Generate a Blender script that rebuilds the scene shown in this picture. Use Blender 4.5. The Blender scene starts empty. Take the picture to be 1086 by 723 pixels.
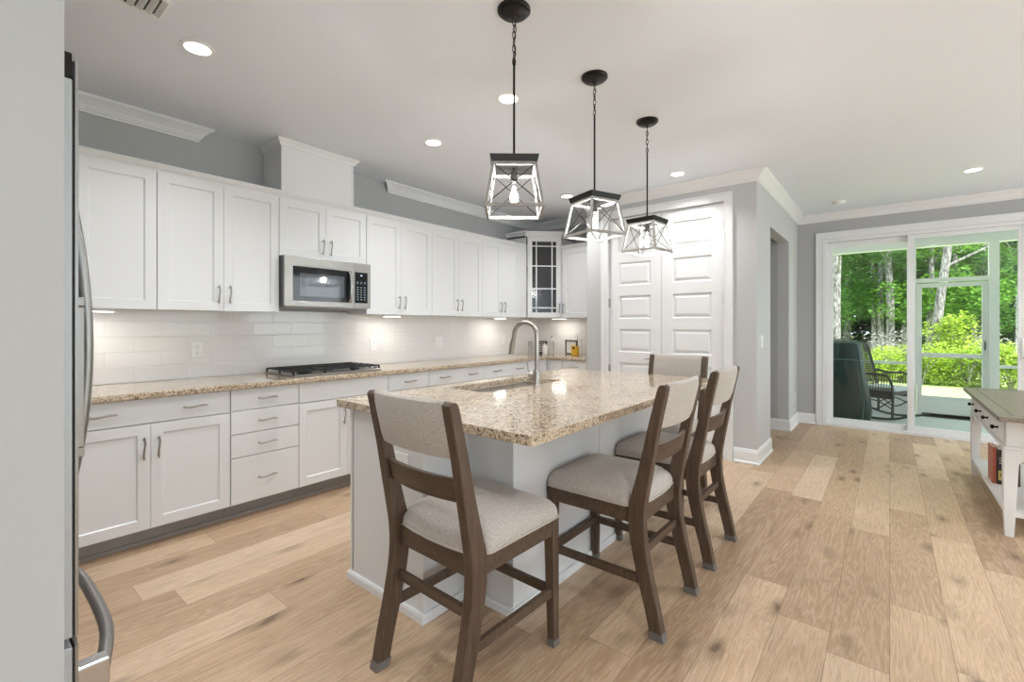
import bpy, bmesh, math, random
from mathutils import Vector, Matrix, noise
random.seed(7)
C = bpy.context.scene
PI = math.pi
# ------------------------------------------------------------------ camera
F = 490.0
TH = math.atan(400.5 / F)
cam_d = bpy.data.cameras.new('camera'); cam = bpy.data.objects.new('camera', cam_d)
C.collection.objects.link(cam); C.camera = cam
cam_d.sensor_fit = 'HORIZONTAL'; cam_d.sensor_width = 36.0
cam_d.lens = 36.0 * F / 1086.0
cam_d.shift_x = 0.0
cam_d.shift_y = -(361.5 - 345.0) / 1086.0
cam_d.clip_start = 0.02; cam_d.clip_end = 300
cam.location = (0, 0, 1.30)
cam.rotation_euler = (PI / 2, 0, TH)
# ------------------------------------------------------------------ world and big lights
EXPOSURE = 0.31
C.view_settings.view_transform = 'Standard'; C.view_settings.look = 'None'
C.view_settings.exposure = EXPOSURE; C.view_settings.gamma = 1.0
C.view_settings.use_curve_mapping = False
w = bpy.data.worlds.new('sky'); C.world = w; w.use_nodes = True
wn = w.node_tree.nodes; wl = w.node_tree.links
bg = wn['Background']
bg.inputs['Color'].default_value = (0.80, 0.90, 1.0, 1); bg.inputs['Strength'].default_value = 2.2

def sun(name, el, az, strength, angle=0.02, col=(1, .96, .9)):
    d = bpy.data.lights.new(name, 'SUN'); d.energy = strength; d.angle = angle; d.color = col
    o = bpy.data.objects.new(name, d); C.collection.objects.link(o)
    v = Vector((math.cos(el) * math.cos(az), math.cos(el) * math.sin(az), math.sin(el)))
    o.rotation_euler = v.to_track_quat('Z', 'Y').to_euler(); o.location = (0, 0, 20)
sun('sun', math.radians(50), math.radians(-28), 7.0)

def area(name, loc, direction, sx, sy, watts, col=(1, 1, 1)):
    d = bpy.data.lights.new(name, 'AREA'); d.shape = 'RECTANGLE'; d.size = sx; d.size_y = sy
    d.energy = watts; d.color = col
    o = bpy.data.objects.new(name, d); C.collection.objects.link(o)
    o.location = loc; o.rotation_euler = (-Vector(direction)).to_track_quat('Z', 'Y').to_euler()
    return o
area('side_window_daylight', (3.46, -1.6, 1.5), (-1, 0, 0.12), 3.4, 1.9, 2, (0.88, 0.94, 1.0))  # fill lamps added out of view, set at the added window openings
area('rear_window_daylight', (3.03, -3.86, 1.5), (-.2, 1, 0.1), .72, 1.9, 34, (0.88, 0.94, 1.0))  # added behind the camera to brighten faces turned towards it
area('side_window_daylight', (3.46, 2.2, 1.5), (-1, 0, 0.12), 3.0, 1.9, 8, (0.88, 0.94, 1.0))
area('side_window_daylight', (3.46, 5.3, 1.5), (-1, 0, 0.12), 1.8, 1.9, 22, (0.88, 0.94, 1.0))
CAN_W = 6.4; PEND_W = 8.4; UC_W = 1.0
WARM = (0.965, 0.985, 1.0)

# ------------------------------------------------------------------ materials
MATS = {}
def mat(name, col=(.8, .8, .8), rough=.5, metal=0.0, spec=.5, emit=None, estr=0.0, coat=0.0, trans=0.0, ior=1.45):
    m = bpy.data.materials.new(name); m.use_nodes = True
    b = m.node_tree.nodes['Principled BSDF']
    b.inputs['Base Color'].default_value = (*col, 1); b.inputs['Roughness'].default_value = rough
    b.inputs['Metallic'].default_value = metal; b.inputs['Specular IOR Level'].default_value = spec
    b.inputs['Coat Weight'].default_value = coat; b.inputs['Transmission Weight'].default_value = trans
    b.inputs['IOR'].default_value = ior
    if emit: b.inputs['Emission Color'].default_value = (*emit, 1); b.inputs['Emission Strength'].default_value = estr
    MATS[name] = m
    return m
class N:
    def __init__(s, m): s.t = m.node_tree; s.b = s.t.nodes['Principled BSDF']
    def n(s, typ, **kw):
        o = s.t.nodes.new(typ)
        for k, v in kw.items(): setattr(o, k, v)
        return o
    def l(s, a, b): s.t.links.new(a, b)
    def put(s, sock, v):
        if hasattr(v, 'is_output') or isinstance(v, bpy.types.NodeSocket): s.l(v, sock)
        else: sock.default_value = v
    def math(s, op, a, b=0.0, c=None):
        o = s.n('ShaderNodeMath', operation=op); s.put(o.inputs[0], a); s.put(o.inputs[1], b)
        if c is not None: s.put(o.inputs[2], c)
        return o.outputs[0]
    def obj(s): return s.n('ShaderNodeTexCoord').outputs['Object']
    def sep(s, v):
        o = s.n('ShaderNodeSeparateXYZ'); s.l(v, o.inputs[0]); return o.outputs
    def comb(s, x, y, z):
        o = s.n('ShaderNodeCombineXYZ')
        for i, v in enumerate((x, y, z)): s.put(o.inputs[i], v)
        return o.outputs[0]
    def scale(s, v, sc):
        o = s.n('ShaderNodeMapping'); s.l(v, o.inputs[0]); o.inputs['Scale'].default_value = sc; return o.outputs[0]
    def noise(s, v, sc=5, det=3, rough=.5, dist=0.0):
        o = s.n('ShaderNodeTexNoise'); s.l(v, o.inputs['Vector'])
        o.inputs['Scale'].default_value = sc; o.inputs['Detail'].default_value = det
        o.inputs['Roughness'].default_value = rough; o.inputs['Distortion'].default_value = dist
        return o.outputs['Fac']
    def vor(s, v, sc=5, feature='F1', out='Distance', rnd=1.0):
        o = s.n('ShaderNodeTexVoronoi', feature=feature); s.l(v, o.inputs['Vector'])
        o.inputs['Scale'].default_value = sc; o.inputs['Randomness'].default_value = rnd
        return o.outputs[out]
    def white(s, v):
        o = s.n('ShaderNodeTexWhiteNoise', noise_dimensions='3D'); s.l(v, o.inputs['Vector']); return o.outputs
    def ramp(s, fac, stops, interp='LINEAR'):
        o = s.n('ShaderNodeValToRGB'); s.l(fac, o.inputs[0]); r = o.color_ramp; r.interpolation = interp
        while len(r.elements) < len(stops): r.elements.new(.5)
        for e, (p, c) in zip(r.elements, stops): e.position = p; e.color = (*c, 1) if len(c) == 3 else c
        return o.outputs[0]
    def mix(s, fac, a, b, mode='MIX'):
        o = s.n('ShaderNodeMix', data_type='RGBA', blend_type=mode)
        s.put(o.inputs[0], fac)
        for i, v in ((6, a), (7, b)):
            if isinstance(v, tuple): o.inputs[i].default_value = (*v, 1) if len(v) == 3 else v
            else: s.l(v, o.inputs[i])
        return o.outputs[2]
    def bump(s, h, strength=.2, dist=.002):
        o = s.n('ShaderNodeBump'); o.inputs['Strength'].default_value = strength
        o.inputs['Distance'].default_value = dist; s.l(h, o.inputs['Height']); s.l(o.outputs[0], s.b.inputs['Normal'])
    def color(s, c): s.l(c, s.b.inputs['Base Color'])

WHITE_WALL = mat('ceiling_paint', (.80, .84, .89), .7)
for nm, col in (('wall_paint', (.435, .437, .432)), ('wall_paint_light', (.54, .54, .535))):
    m = mat(nm, col, .65); k = N(m); k.bump(k.noise(k.obj(), 220, 2), .08, .001)
TRIM = mat('trim_paint', (.80, .80, .795), .35)
CAB = mat('cabinet_paint', (.78, .785, .785), .32)
ISL = mat('island_paint', (.74, .735, .725), .35)
TOE = mat('toe_kick_grey', (.36, .34, .32), .5)  # shadow below the cabinet fronts is put into this grey
GAP = mat('dark_gap', (.05, .05, .05), .8)
NICKEL = mat('brushed_nickel', (.42, .39, .355), .30, 1.0)
CHROME = mat('bright_steel', (.50, .50, .49), .25, 1.0)
m = mat('stainless', (.34, .325, .305), .36, 1.0); k = N(m)
k.bump(k.noise(k.scale(k.obj(), (3, 3, 400)), 3, 2), .12, .0006)
STEEL = m
FRSTEEL = mat('fridge_steel', (.34, .33, .32), .36, 1.0)
FRSIDE = mat('fridge_side_grey', (.52, .55, .57), .4, 0.3)
BLACKM = mat('black_metal', (.02, .018, .016), .35, .6)
IRON = mat('cast_iron', (.02, .02, .02), .6)
BLKGLASS = mat('black_glass', (.012, .013, .015), .06, 0, .6)
PLASTIC_W = mat('white_plastic', (.86, .86, .84), .35)
SLOT = mat('outlet_slot', (.06, .06, .06), .6)
m = mat('granite', (.6, .5, .4), .12, 0, .5, coat=.3); k = N(m); o_ = k.obj()
nz = k.n('ShaderNodeTexNoise'); k.l(o_, nz.inputs['Vector']); nz.inputs['Scale'].default_value = 70; nz.inputs['Detail'].default_value = 2
wv_ = k.n('ShaderNodeVectorMath', operation='MULTIPLY_ADD'); k.l(nz.outputs['Color'], wv_.inputs[0]); wv_.inputs[1].default_value = (.018, .018, .018); k.l(o_, wv_.inputs[2]); ow = wv_.outputs[0]
base = k.ramp(k.noise(o_, 7, 4, .65), [(.32, (.30, .20, .115)), (.46, (.48, .35, .23)), (.58, (.62, .50, .37)), (.72, (.40, .28, .17))])
blot = k.ramp(k.noise(ow, 85, 4, .65), [(.38, (.10, .065, .045)), (.45, (.40, .28, .18)), (.55, (.60, .49, .345)), (.66, (.76, .67, .53))])
c1 = k.mix(.62, base, blot)
cs = k.sep(k.vor(ow, 190, out='Color'))
patchd = k.math('GREATER_THAN', k.noise(o_, 26, 2), .47)
dark = k.math('MULTIPLY', k.math('LESS_THAN', cs[0], .24), patchd)
c2 = k.mix(k.math('MULTIPLY', dark, .9), c1, (.07, .048, .035))
lite = k.math('GREATER_THAN', cs[1], .84)
c3 = k.mix(k.math('MULTIPLY', lite, .45), c2, (.84, .78, .68)); k.color(c3)
GRANITE = m
# floor planks
m = mat('oak_planks', (.6, .45, .3), .38); k = N(m); x, y, z = k.sep(k.obj())
W_, L_ = .195, 1.45
row = k.math('FLOOR', k.math('DIVIDE', x, W_))
off = k.white(k.comb(row, 3.3, 1.0))[0]
v = k.math('ADD', k.math('DIVIDE', y, L_), k.math('MULTIPLY', off, 7.0))
idx = k.math('FLOOR', v)
rnd = k.white(k.comb(row, idx, 4.0))
tone = rnd[0]; rc = k.sep(rnd[1])
sx = k.math('ADD', x, k.math('MULTIPLY', rc[0], 37.0)); sy = k.math('ADD', y, k.math('MULTIPLY', rc[1], 53.0))
gv = k.comb(k.math('MULTIPLY', sx, 8.0), k.math('MULTIPLY', sy, .75), 0.0)
g1 = k.noise(gv, 1.0, 4, .55, .6)
rings = k.math('FRACT', k.math('MULTIPLY', g1, 17.0))
ringd = k.math('POWER', k.math('ABSOLUTE', k.math('SUBTRACT', rings, .5)), 1.5)
fine = k.noise(k.comb(k.math('MULTIPLY', sx, 150.0), k.math('MULTIPLY', sy, 5.0), 0.0), 1.0, 3, .7)
kv = k.comb(k.math('MULTIPLY', sx, 6.5), k.math('MULTIPLY', sy, 2.6), 0.0)
kd = k.math('ADD', k.vor(kv, 1.0), k.math('MULTIPLY', k.math('SUBTRACT', k.noise(k.comb(k.math('MULTIPLY', sx, 40.0), k.math('MULTIPLY', sy, 14.0), 0.0), 1.0, 3), .5), .18))
knot = k.ramp(kd, [(.06, (1, 1, 1)), (.11, (.55, .55, .55)), (.30, (0, 0, 0))])
patch = k.noise(k.comb(k.math('MULTIPLY', sx, 3.2), k.math('MULTIPLY', sy, 1.3), 0.0), 1.0, 3, .6, .5)
basec = k.ramp(tone, [(0, (.41, .26, .155)), (.3, (.575, .39, .24)), (.65, (.68, .485, .315)), (1, (.79, .595, .415))])
basec = k.mix(k.math('MULTIPLY', k.math('SUBTRACT', 1.0, patch), .55), basec, (.30, .19, .115))
basec = k.mix(k.math('MULTIPLY', ringd, .72), basec, (.84, .69, .53))
basec = k.mix(k.math('MULTIPLY', k.math('LESS_THAN', fine, .45), .34), basec, (.30, .20, .125))
basec = k.mix(k.math('MULTIPLY', knot, .8), basec, (.14, .09, .055))
fx = k.math('FRACT', k.math('DIVIDE', x, W_)); fy = k.math('FRACT', v)
ex = k.math('MULTIPLY', k.math('MINIMUM', fx, k.math('SUBTRACT', 1.0, fx)), W_)
ey = k.math('MULTIPLY', k.math('MINIMUM', fy, k.math('SUBTRACT', 1.0, fy)), L_)
e = k.math('MINIMUM', ex, ey)
seam = k.math('LESS_THAN', e, .0012)
basec = k.mix(k.math('MULTIPLY', seam, .62), basec, (.12, .08, .05)); k.color(basec)
k.bump(k.math('SUBTRACT', fine, k.math('MULTIPLY', seam, 1.5)), .25, .001)
k.l(k.math('ADD', .32, k.math('MULTIPLY', fine, .18)), k.b.inputs['Roughness'])
OAK = m
# tiles: u along wall, rows 0.103 high, 0.303 long
def tile_mat(name, axis):
    m = mat(name, (.86, .85, .83), .10, 0, .5); k = N(m); xyz = k.sep(k.obj()); u = xyz[axis]; z = xyz[2]
    H_, L2 = .1025, .303
    rv = k.math('DIVIDE', k.math('SUBTRACT', z, .914), H_); r = k.math('FLOOR', rv)
    uv = k.math('ADD', k.math('DIVIDE', k.math('SUBTRACT', u, .799), L2), k.math('MULTIPLY', k.math('MODULO', r, 2.0), .5))
    fr = k.math('FRACT', k.math('ADD', uv, 50.0)); fz = k.math('FRACT', rv)
    eu = k.math('MULTIPLY', k.math('MINIMUM', fr, k.math('SUBTRACT', 1.0, fr)), L2)
    ez = k.math('MULTIPLY', k.math('MINIMUM', fz, k.math('SUBTRACT', 1.0, fz)), H_)
    e = k.math('MINIMUM', eu, ez)
    g = k.math('LESS_THAN', e, .0016)
    cid = k.white(k.comb(r, k.math('FLOOR', k.math('ADD', uv, 50.0)), 0.0))[0]
    c = k.mix(k.math('MULTIPLY', cid, .5), (.83, .81, .79), (.79, .775, .755))
    c = k.mix(g, c, (.70, .685, .665)); k.color(c)
    hgt = k.math('MINIMUM', k.math('DIVIDE', e, .006), 1.0)
    hh = k.math('ADD', hgt, k.math('MULTIPLY', k.noise(k.comb(u, k.math('MULTIPLY', z, 1.0), cid), 7, 2), .6))
    k.bump(hh, .35, .002)
    k.l(k.math('ADD', .08, k.math('MULTIPLY', g, .6)), k.b.inputs['Roughness'])
    return m
TILE_Y = tile_mat('subway_tile_left', 1); TILE_X = tile_mat('subway_tile_back', 0)
def wood(name, a, b, rough=.45, sc=(30, 30, 3)):
    m = mat(name, a, rough); k = N(m); v = k.scale(k.obj(), sc)
    n_ = k.noise(v, 1.5, 4, .6, .8)
    k.color(k.ramp(n_, [(.3, a), (.7, b)])); k.bump(n_, .15, .001); return m
CHAIRW = wood('chair_wood', (.060, .036, .023), (.115, .075, .050))
CHAIRX = wood('chair_wood_cross', (.060, .036, .023), (.115, .075, .050), .45, (3, 30, 30))
FOOTC = mat('foot_cap_grey', (.16, .145, .13), .5)
TABTOP = wood('table_top_wood', (.20, .165, .125), (.30, .25, .195), .3, (40, 3, 40))
PENDW = wood('pendant_weathered_wood', (.26, .245, .225), (.42, .40, .37), .6, (20, 20, 20))
def fabric(name, a, b, sc=420):
    m = mat(name, a, .9, 0, .2); k = N(m); o = k.obj()
    n1 = k.noise(k.scale(o, (1, 1, .5)), sc, 2, .7); n2 = k.noise(k.scale(o, (.6, .6, 1)), 230, 3, .6)
    k.color(k.ramp(k.math('ADD', k.math('MULTIPLY', n1, .45), k.math('MULTIPLY', n2, .55)), [(.28, a), (.72, b)])); k.bump(n1, .5, .001)
    k.b.inputs['Sheen Weight'].default_value = .25
    return m
LINEN = fabric('linen_fabric', (.30, .26, .225), (.64, .585, .53))
PIPE = mat('piping_fabric', (.46, .41, .36), .85)
LAMPG = mat('lamp_glow', (1, 1, 1), .5, emit=(1, .97, .92), estr=9.0)
UCG = mat('under_cabinet_glow', (1, 1, 1), .5, emit=(1, .95, .88), estr=5.0)
BULB = mat('bulb_glow', (1, .95, .85), .3, emit=(1, .93, .82), estr=7.0)
def glassy(name, tint=(1, 1, 1), refl=.06, dark=0.0, rough=.02, darkcol=(.05, .05, .055)):
    m = bpy.data.materials.new(name); m.use_nodes = True; t = m.node_tree; t.nodes.clear()
    out = t.nodes.new('ShaderNodeOutputMaterial'); tr = t.nodes.new('ShaderNodeBsdfTransparent'); tr.inputs[0].default_value = (*tint, 1)
    gl = t.nodes.new('ShaderNodeBsdfGlossy'); gl.inputs['Roughness'].default_value = rough
    mx = t.nodes.new('ShaderNodeMixShader'); fr = t.nodes.new('ShaderNodeFresnel'); fr.inputs[0].default_value = 1.45
    t.links.new(fr.outputs[0], mx.inputs[0]) if refl is None else None
    if refl is not None: mx.inputs[0].default_value = refl
    t.links.new(tr.outputs[0], mx.inputs[1]); t.links.new(gl.outputs[0], mx.inputs[2])
    last = mx
    if dark > 0:
        df = t.nodes.new('ShaderNodeBsdfDiffuse'); df.inputs[0].default_value = (*darkcol, 1)
        m2 = t.nodes.new('ShaderNodeMixShader'); m2.inputs[0].default_value = dark
        t.links.new(mx.outputs[0], m2.inputs[1]); t.links.new(df.outputs[0], m2.inputs[2]); last = m2
    t.links.new(last.outputs[0], out.inputs[0]); MATS[name] = m
    return m
GLASS = glassy('window_glass', (.97, .985, .98), .03)
CABGLASS = glassy('seeded_cabinet_glass', (.45, .46, .47), .10, .45, .12)
BULBGL = glassy('bulb_glass', (1, 1, 1), .08)

# ------------------------------------------------------------------ mesh helpers
class MB:
    def __init__(s): s.bm = bmesh.new(); s.smooth = False
    def verts(s, pts): return [s.bm.verts.new(p) for p in pts]
    def box(s, x0, x1, y0, y1, z0, z1):
        v = s.verts([(x, y, z) for z in (z0, z1) for y in (y0, y1) for x in (x0, x1)])
        for f in ((0, 2, 3, 1), (4, 5, 7, 6), (0, 1, 5, 4), (2, 6, 7, 3), (0, 4, 6, 2), (1, 3, 7, 5)):
            s.bm.faces.new([v[i] for i in f])
        return s
    def hexa(s, a, b):          # a, b: 4-point loops, joined into a closed solid
        va = s.verts(a); vb = s.verts(b)
        s.bm.faces.new(va[::-1]); s.bm.faces.new(vb)
        for i in range(len(a)):
            j = (i + 1) % len(a); s.bm.faces.new([va[i], va[j], vb[j], vb[i]])
        return s
    def loft(s, loops, cap=True):
        L = [s.verts(l) for l in loops]; n = len(loops[0])
        for a, b in zip(L, L[1:]):
            for i in range(n):
                j = (i + 1) % n; s.bm.faces.new([a[i], a[j], b[j], b[i]])
        if cap: s.bm.faces.new(L[0][::-1]); s.bm.faces.new(L[-1])
        return s
    def tube(s, pts, r, n=10, closed=False):
        pts = [Vector(p) for p in pts]; rr = r if isinstance(r, (list, tuple)) else [r] * len(pts)
        loops = []; up = None
        for i, p in enumerate(pts):
            if closed: t = (pts[(i + 1) % len(pts)] - pts[i - 1]).normalized()
            else: t = (pts[min(i + 1, len(pts) - 1)] - pts[max(i - 1, 0)]).normalized()
            if up is None:
                a = Vector((0, 0, 1)) if abs(t.z) < .9 else Vector((1, 0, 0)); up = (a - t * a.dot(t)).normalized()
            else:
                up = (up - t * up.dot(t)).normalized()
            sd = t.cross(up)
            loops.append([p + (up * math.cos(2 * PI * q / n) + sd * math.sin(2 * PI * q / n)) * rr[i] for q in range(n)])
        if closed:
            L = [s.verts(l) for l in loops]
            for i in range(len(L)):
                a, b = L[i], L[(i + 1) % len(L)]
                for q in range(n): s.bm.faces.new([a[q], a[(q + 1) % n], b[(q + 1) % n], b[q]])
        else: s.loft(loops)
        return s
    def bar(s, a, b, w, h=None, up=(0, 0, 1)):       # rectangular bar between two points
        h = h or w; a = Vector(a); b = Vector(b); t = (b - a).normalized(); u = Vector(up)
        if abs(t.dot(u)) > .95: u = Vector((1, 0, 0))
        u = (u - t * u.dot(t)).normalized(); sd = t.cross(u)
        q = lambda p: [p + sd * (w / 2 * i) + u * (h / 2 * j) for i, j in ((-1, -1), (1, -1), (1, 1), (-1, 1))]
        s.loft([q(a), q(b)]); return s
    def lathe(s, prof, c=(0, 0, 0), n=24, axis='z'):
        loops = []
        for r, h in prof:
            r = max(r, 1e-4)
            if axis == 'z': loops.append([(c[0] + r * math.cos(2 * PI * q / n), c[1] + r * math.sin(2 * PI * q / n), c[2] + h) for q in range(n)])
            elif axis == 'y': loops.append([(c[0] + r * math.cos(2 * PI * q / n), c[1] + h, c[2] + r * math.sin(2 * PI * q / n)) for q in range(n)])
            else: loops.append([(c[0] + h, c[1] + r * math.cos(2 * PI * q / n), c[2] + r * math.sin(2 * PI * q / n)) for q in range(n)])
        s.loft(loops); return s
    def prism(s, poly, z0, z1):
        s.loft([[(x, y, z0) for x, y in poly], [(x, y, z1) for x, y in poly]]); return s
    def slab(s, outer, holes, z0, z1):
        for z in (z0, z1):
            edges = []
            for lp in [outer] + holes:
                v = s.verts([(x, y, z) for x, y in lp]); lp_v = v
                for i in range(len(v)): edges.append(s.bm.edges.new((v[i], v[(i + 1) % len(v)])))
            bmesh.ops.triangle_fill(s.bm, use_beauty=True, use_dissolve=False, edges=edges)
        for lp in [outer] + holes:
            for i in range(len(lp)):
                j = (i + 1) % len(lp); a, b = lp[i], lp[j]
                v = s.verts([(a[0], a[1], z0), (b[0], b[1], z0), (b[0], b[1], z1), (a[0], a[1], z1)]); s.bm.faces.new(v)
        bmesh.ops.remove_doubles(s.bm, verts=s.bm.verts, dist=1e-5)
        return s
    def xf(s, M): bmesh.ops.transform(s.bm, matrix=M, verts=s.bm.verts); return s
    def build(s, name, m, parent=None, bevel=0, seg=2, smooth=False, label=None, loc=None):
        bmesh.ops.recalc_face_normals(s.bm, faces=s.bm.faces)
        me = bpy.data.meshes.new(name); s.bm.to_mesh(me); s.bm.free(); me.materials.append(m)
        if smooth:
            for p in me.polygons: p.use_smooth = True
            me.set_sharp_from_angle(angle=math.radians(38))
        o = bpy.data.objects.new(name, me); C.collection.objects.link(o)
        if loc: o.location = loc
        if parent: o.parent = parent
        if bevel:
            b = o.modifiers.new('bevel', 'BEVEL'); b.width = bevel; b.segments = seg; b.limit_method = 'ANGLE'; b.angle_limit = math.radians(40)
        if label: o['label'] = label
        return o
def tag(o, label, cat, group=None, kind=None):
    o['label'] = label; o['category'] = cat
    if group: o['group'] = group
    if kind: o['kind'] = kind
    return o
def struct(o, label=None, cat=None):
    o['kind'] = 'structure'
    if label: o['label'] = label
    if cat: o['category'] = cat
    return o
def thing(name, label, cat, loc=(0, 0, 0), rz=0.0, group=None):
    o = bpy.data.objects.new(name, None); o.empty_display_size = .1; C.collection.objects.link(o)
    o.location = loc; o.rotation_euler = (0, 0, rz); return tag(o, label, cat, group)
def copy_tree(o, parent=None):
    c = o.copy(); C.collection.objects.link(c); c.parent = parent
    for ch in list(o.children): copy_tree(ch, c)
    return c
def text_mesh(body, size, m, parent, name='lettering', M=None):
    cu = bpy.data.curves.new(name, 'FONT'); cu.body = body; cu.size = size; cu.extrude = .0004
    cu.align_x = 'CENTER'; cu.align_y = 'CENTER'
    t = bpy.data.objects.new(name, cu); C.collection.objects.link(t)
    bpy.context.view_layer.update()
    me = bpy.data.meshes.new_from_object(t.evaluated_get(bpy.context.evaluated_depsgraph_get()))
    bpy.data.objects.remove(t)
    if M is not None: me.transform(M)
    me.materials.clear(); me.materials.append(m)
    o = bpy.data.objects.new(name, me); C.collection.objects.link(o); o.parent = parent
    return o

# ------------------------------------------------------------------ room shell
LX, BY, CZ = -3.96, 7.25, 2.75      # left wall, slider wall, ceiling
PX, PY = -0.962, 4.79               # pantry block corner
KY, KX = 5.40, -2.77                # kitchen back wall, pantry left wall
WP, WL = MATS['wall_paint'], MATS['wall_paint_light']
struct(MB().box(-4.1, 3.65, -4.1, 7.4, -.10, 0).build('floor', OAK), 'pale oak wide plank floor running towards the sliding glass door', 'floor')
struct(MB().box(-4.1, 3.65, -4.1, 7.42, CZ, CZ + .15).build('ceiling', WHITE_WALL), 'smooth white kitchen ceiling', 'ceiling')
struct(MB().box(LX - .12, LX, -.80, KY + .12, 0, CZ).build('wall_left', WP), 'grey painted wall behind the long cabinet run', 'wall')
struct(MB().box(LX, KX + .10, KY, KY + .12, 0, CZ).build('wall_back', WP), 'grey painted wall behind the corner cabinet', 'wall')
# pantry block
D0, D1, DM, DT = -2.486, -1.251, -1.880, 2.508
b = MB().box(KX, D0 - .02, PY, PY + .11, 0, CZ).box(D1 + .02, PX, PY, PY + .11, 0, CZ).box(D0 - .02, D1 + .02, PY, PY + .11, DT + .02, CZ)
struct(b.build('wall_pantry', WL), 'light grey wall holding the white double pantry doors', 'wall')
b = MB().box(KX, KX + .10, PY + .11, KY, 0, CZ)
struct(b.build('wall_pantry_left', WL), 'narrow side of the pantry wall beside the short counter', 'wall')
HY0, HY1, HZ = 5.43, 6.57, 2.33
b = MB().box(PX - .12, PX, PY + .11, HY0, 0, CZ).box(PX - .12, PX, HY1, BY, 0, CZ).box(PX - .12, PX, HY0, HY1, HZ, CZ)
struct(b.build('wall_hall_side', WL), 'pale grey wall with the open hallway entrance and a light switch', 'wall')
struct(MB().box(KX + .10, PX - .12, HY1, HY1 + .1, 0, CZ).build('wall_hall', WP), 'grey hallway wall seen through the opening', 'wall')
struct(MB().box(KX + .10, PX - .12, HY0 - .02, HY0, 0, CZ).build('wall_hall_near', WP), 'near wall of the hallway', 'wall')
struct(MB().box(KX, KX + .10, KY + .12, HY1 + .1, 0, CZ).build('wall_hall_end', WP), 'end wall of the hallway', 'wall')
# slider wall
SX0, SX1, ST = -.665, 1.175, 2.42
b = MB().box(PX - .12, SX0, BY, BY + .15, 0, CZ).box(SX1, 3.65, BY, BY + .15, 0, CZ).box(SX0, SX1, BY, BY + .15, ST, CZ)
struct(b.build('wall_far', WP), 'grey wall around the sliding glass door', 'wall')
# right wall and rear wall with window openings added for the fill lights
b = MB()
ys = [-4.1, -3.4, .2, .6, 3.8, 4.3, 6.3, 7.4]
for i in range(0, 8, 2): b.box(3.5, 3.65, ys[i], ys[i + 1], 0, CZ)
for a, c in ((ys[1], ys[2]), (ys[3], ys[4]), (ys[5], ys[6])): b.box(3.5, 3.65, a, c, 0, .5); b.box(3.5, 3.65, a, c, 2.5, CZ)
struct(b.build('wall_right', WP), 'grey wall with windows on the right of the room', 'wall')
b = MB().box(-1.2, 2.65, -4.1, -3.95, 0, CZ).box(3.42, 3.65, -4.1, -3.95, 0, CZ).box(2.65, 3.42, -4.1, -3.95, 0, .5).box(2.65, 3.42, -4.1, -3.95, 2.5, CZ)
struct(b.build('wall_rear', WP), 'grey window wall behind the photographer', 'wall')
struct(MB().box(LX - .12, -1.2, -.92, -.80, 0, CZ).build('wall_niche', WP), 'grey wall behind the refrigerator', 'wall')
struct(MB().box(-1.20, -1.09, -4.1, .127, 0, CZ).build('wall_partition', WP), 'light grey end wall in the left foreground', 'wall')
def window(n, x0, x1, y, z0, z1, rz=0, loc=(0, 0, 0)):  # unseen windows, added to carry the fill lamps
    t = thing('window_%d' % n, 'white framed window in the room behind the camera', 'window', loc, rz); t['kind'] = 'structure'
    f = MB(); wd = x1 - x0
    for a, c, d, e in ((x0, x1, z0, z0 + .06), (x0, x1, z1 - .06, z1), (x0, x0 + .06, z0 + .06, z1 - .06), (x1 - .06, x1, z0 + .06, z1 - .06), (x0 + wd / 2 - .03, x0 + wd / 2 + .03, z0 + .06, z1 - .06)):
        f.box(a, c, y - .03, y + .03, d, e)
    f.build('window_frame', TRIM, t); MB().box(x0, x1, y - .004, y + .004, z0, z1).build('window_pane', GLASS, t)
window(4, 2.65, 3.42, 0, .5, 2.5, 0, (0, -4.02, 0))
window(1, -1.8, 1.8, 0, .5, 2.5, PI / 2, (3.57, -1.6, 0))
window(2, -1.6, 1.6, 0, .5, 2.5, PI / 2, (3.57, 2.2, 0))
window(3, -1.0, 1.0, 0, .5, 2.5, PI / 2, (3.57, 5.3, 0))

# crown moulding: profile (out from wall, down from ceiling)
CROWN = [(0, 0), (.092, 0), (.092, -.012), (.082, -.022), (.074, -.026), (.060, -.036), (.040, -.054), (.030, -.070), (.024, -.074), (.024, -.082), (.014, -.088), (.014, -.098), (0, -.098)]
def run_profile(path, prof, z, left=True, closed=False, s0=0, s1=0):
    # path: xy points, profile projects to the left of the travel direction (mitred)
    b = MB(); P = [Vector(p) for p in path]; loops = []
    for i, p in enumerate(P):
        d1 = (P[i] - P[i - 1]).normalized() if i > 0 else None
        d2 = (P[i + 1] - P[i]).normalized() if i < len(P) - 1 else None
        n1 = Vector((-d1.y, d1.x)) if d1 else None; n2 = Vector((-d2.y, d2.x)) if d2 else None
        if n1 and n2: mdir = (n1 + n2); mdir = mdir / max(1e-6, mdir.dot(n1))
        else: mdir = n1 or n2
        if not left: mdir = -mdir
        sl = d2 * s0 if i == 0 else (d1 * s1 if i == len(P) - 1 else Vector((0, 0)))
        loops.append([(p.x + (mdir.x + sl.x) * a, p.y + (mdir.y + sl.y) * a, z + h) for a, h in prof])
    b.loft(loops); return b
tn = 1
def trim(b, label, nm=None):
    global tn
    o = b.build(nm or 'trim_%d' % tn, TRIM, smooth=False); tn += 1 if nm is None else 0
    return struct(o, label, 'moulding')
e_ = .001
trim(run_profile([(LX, -.79), (LX, 1.165)], CROWN, CZ - e_, False, s1=1.0), 'short length of white crown moulding above the left wall cabinets')
trim(run_profile([(LX, 2.85), (LX, KY), (KX, KY), (KX, PY), (PX, PY), (PX, BY), (3.5, BY)], CROWN, CZ - e_, False, s0=-1.0), 'white crown moulding round the corner and over the pantry doors')
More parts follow.
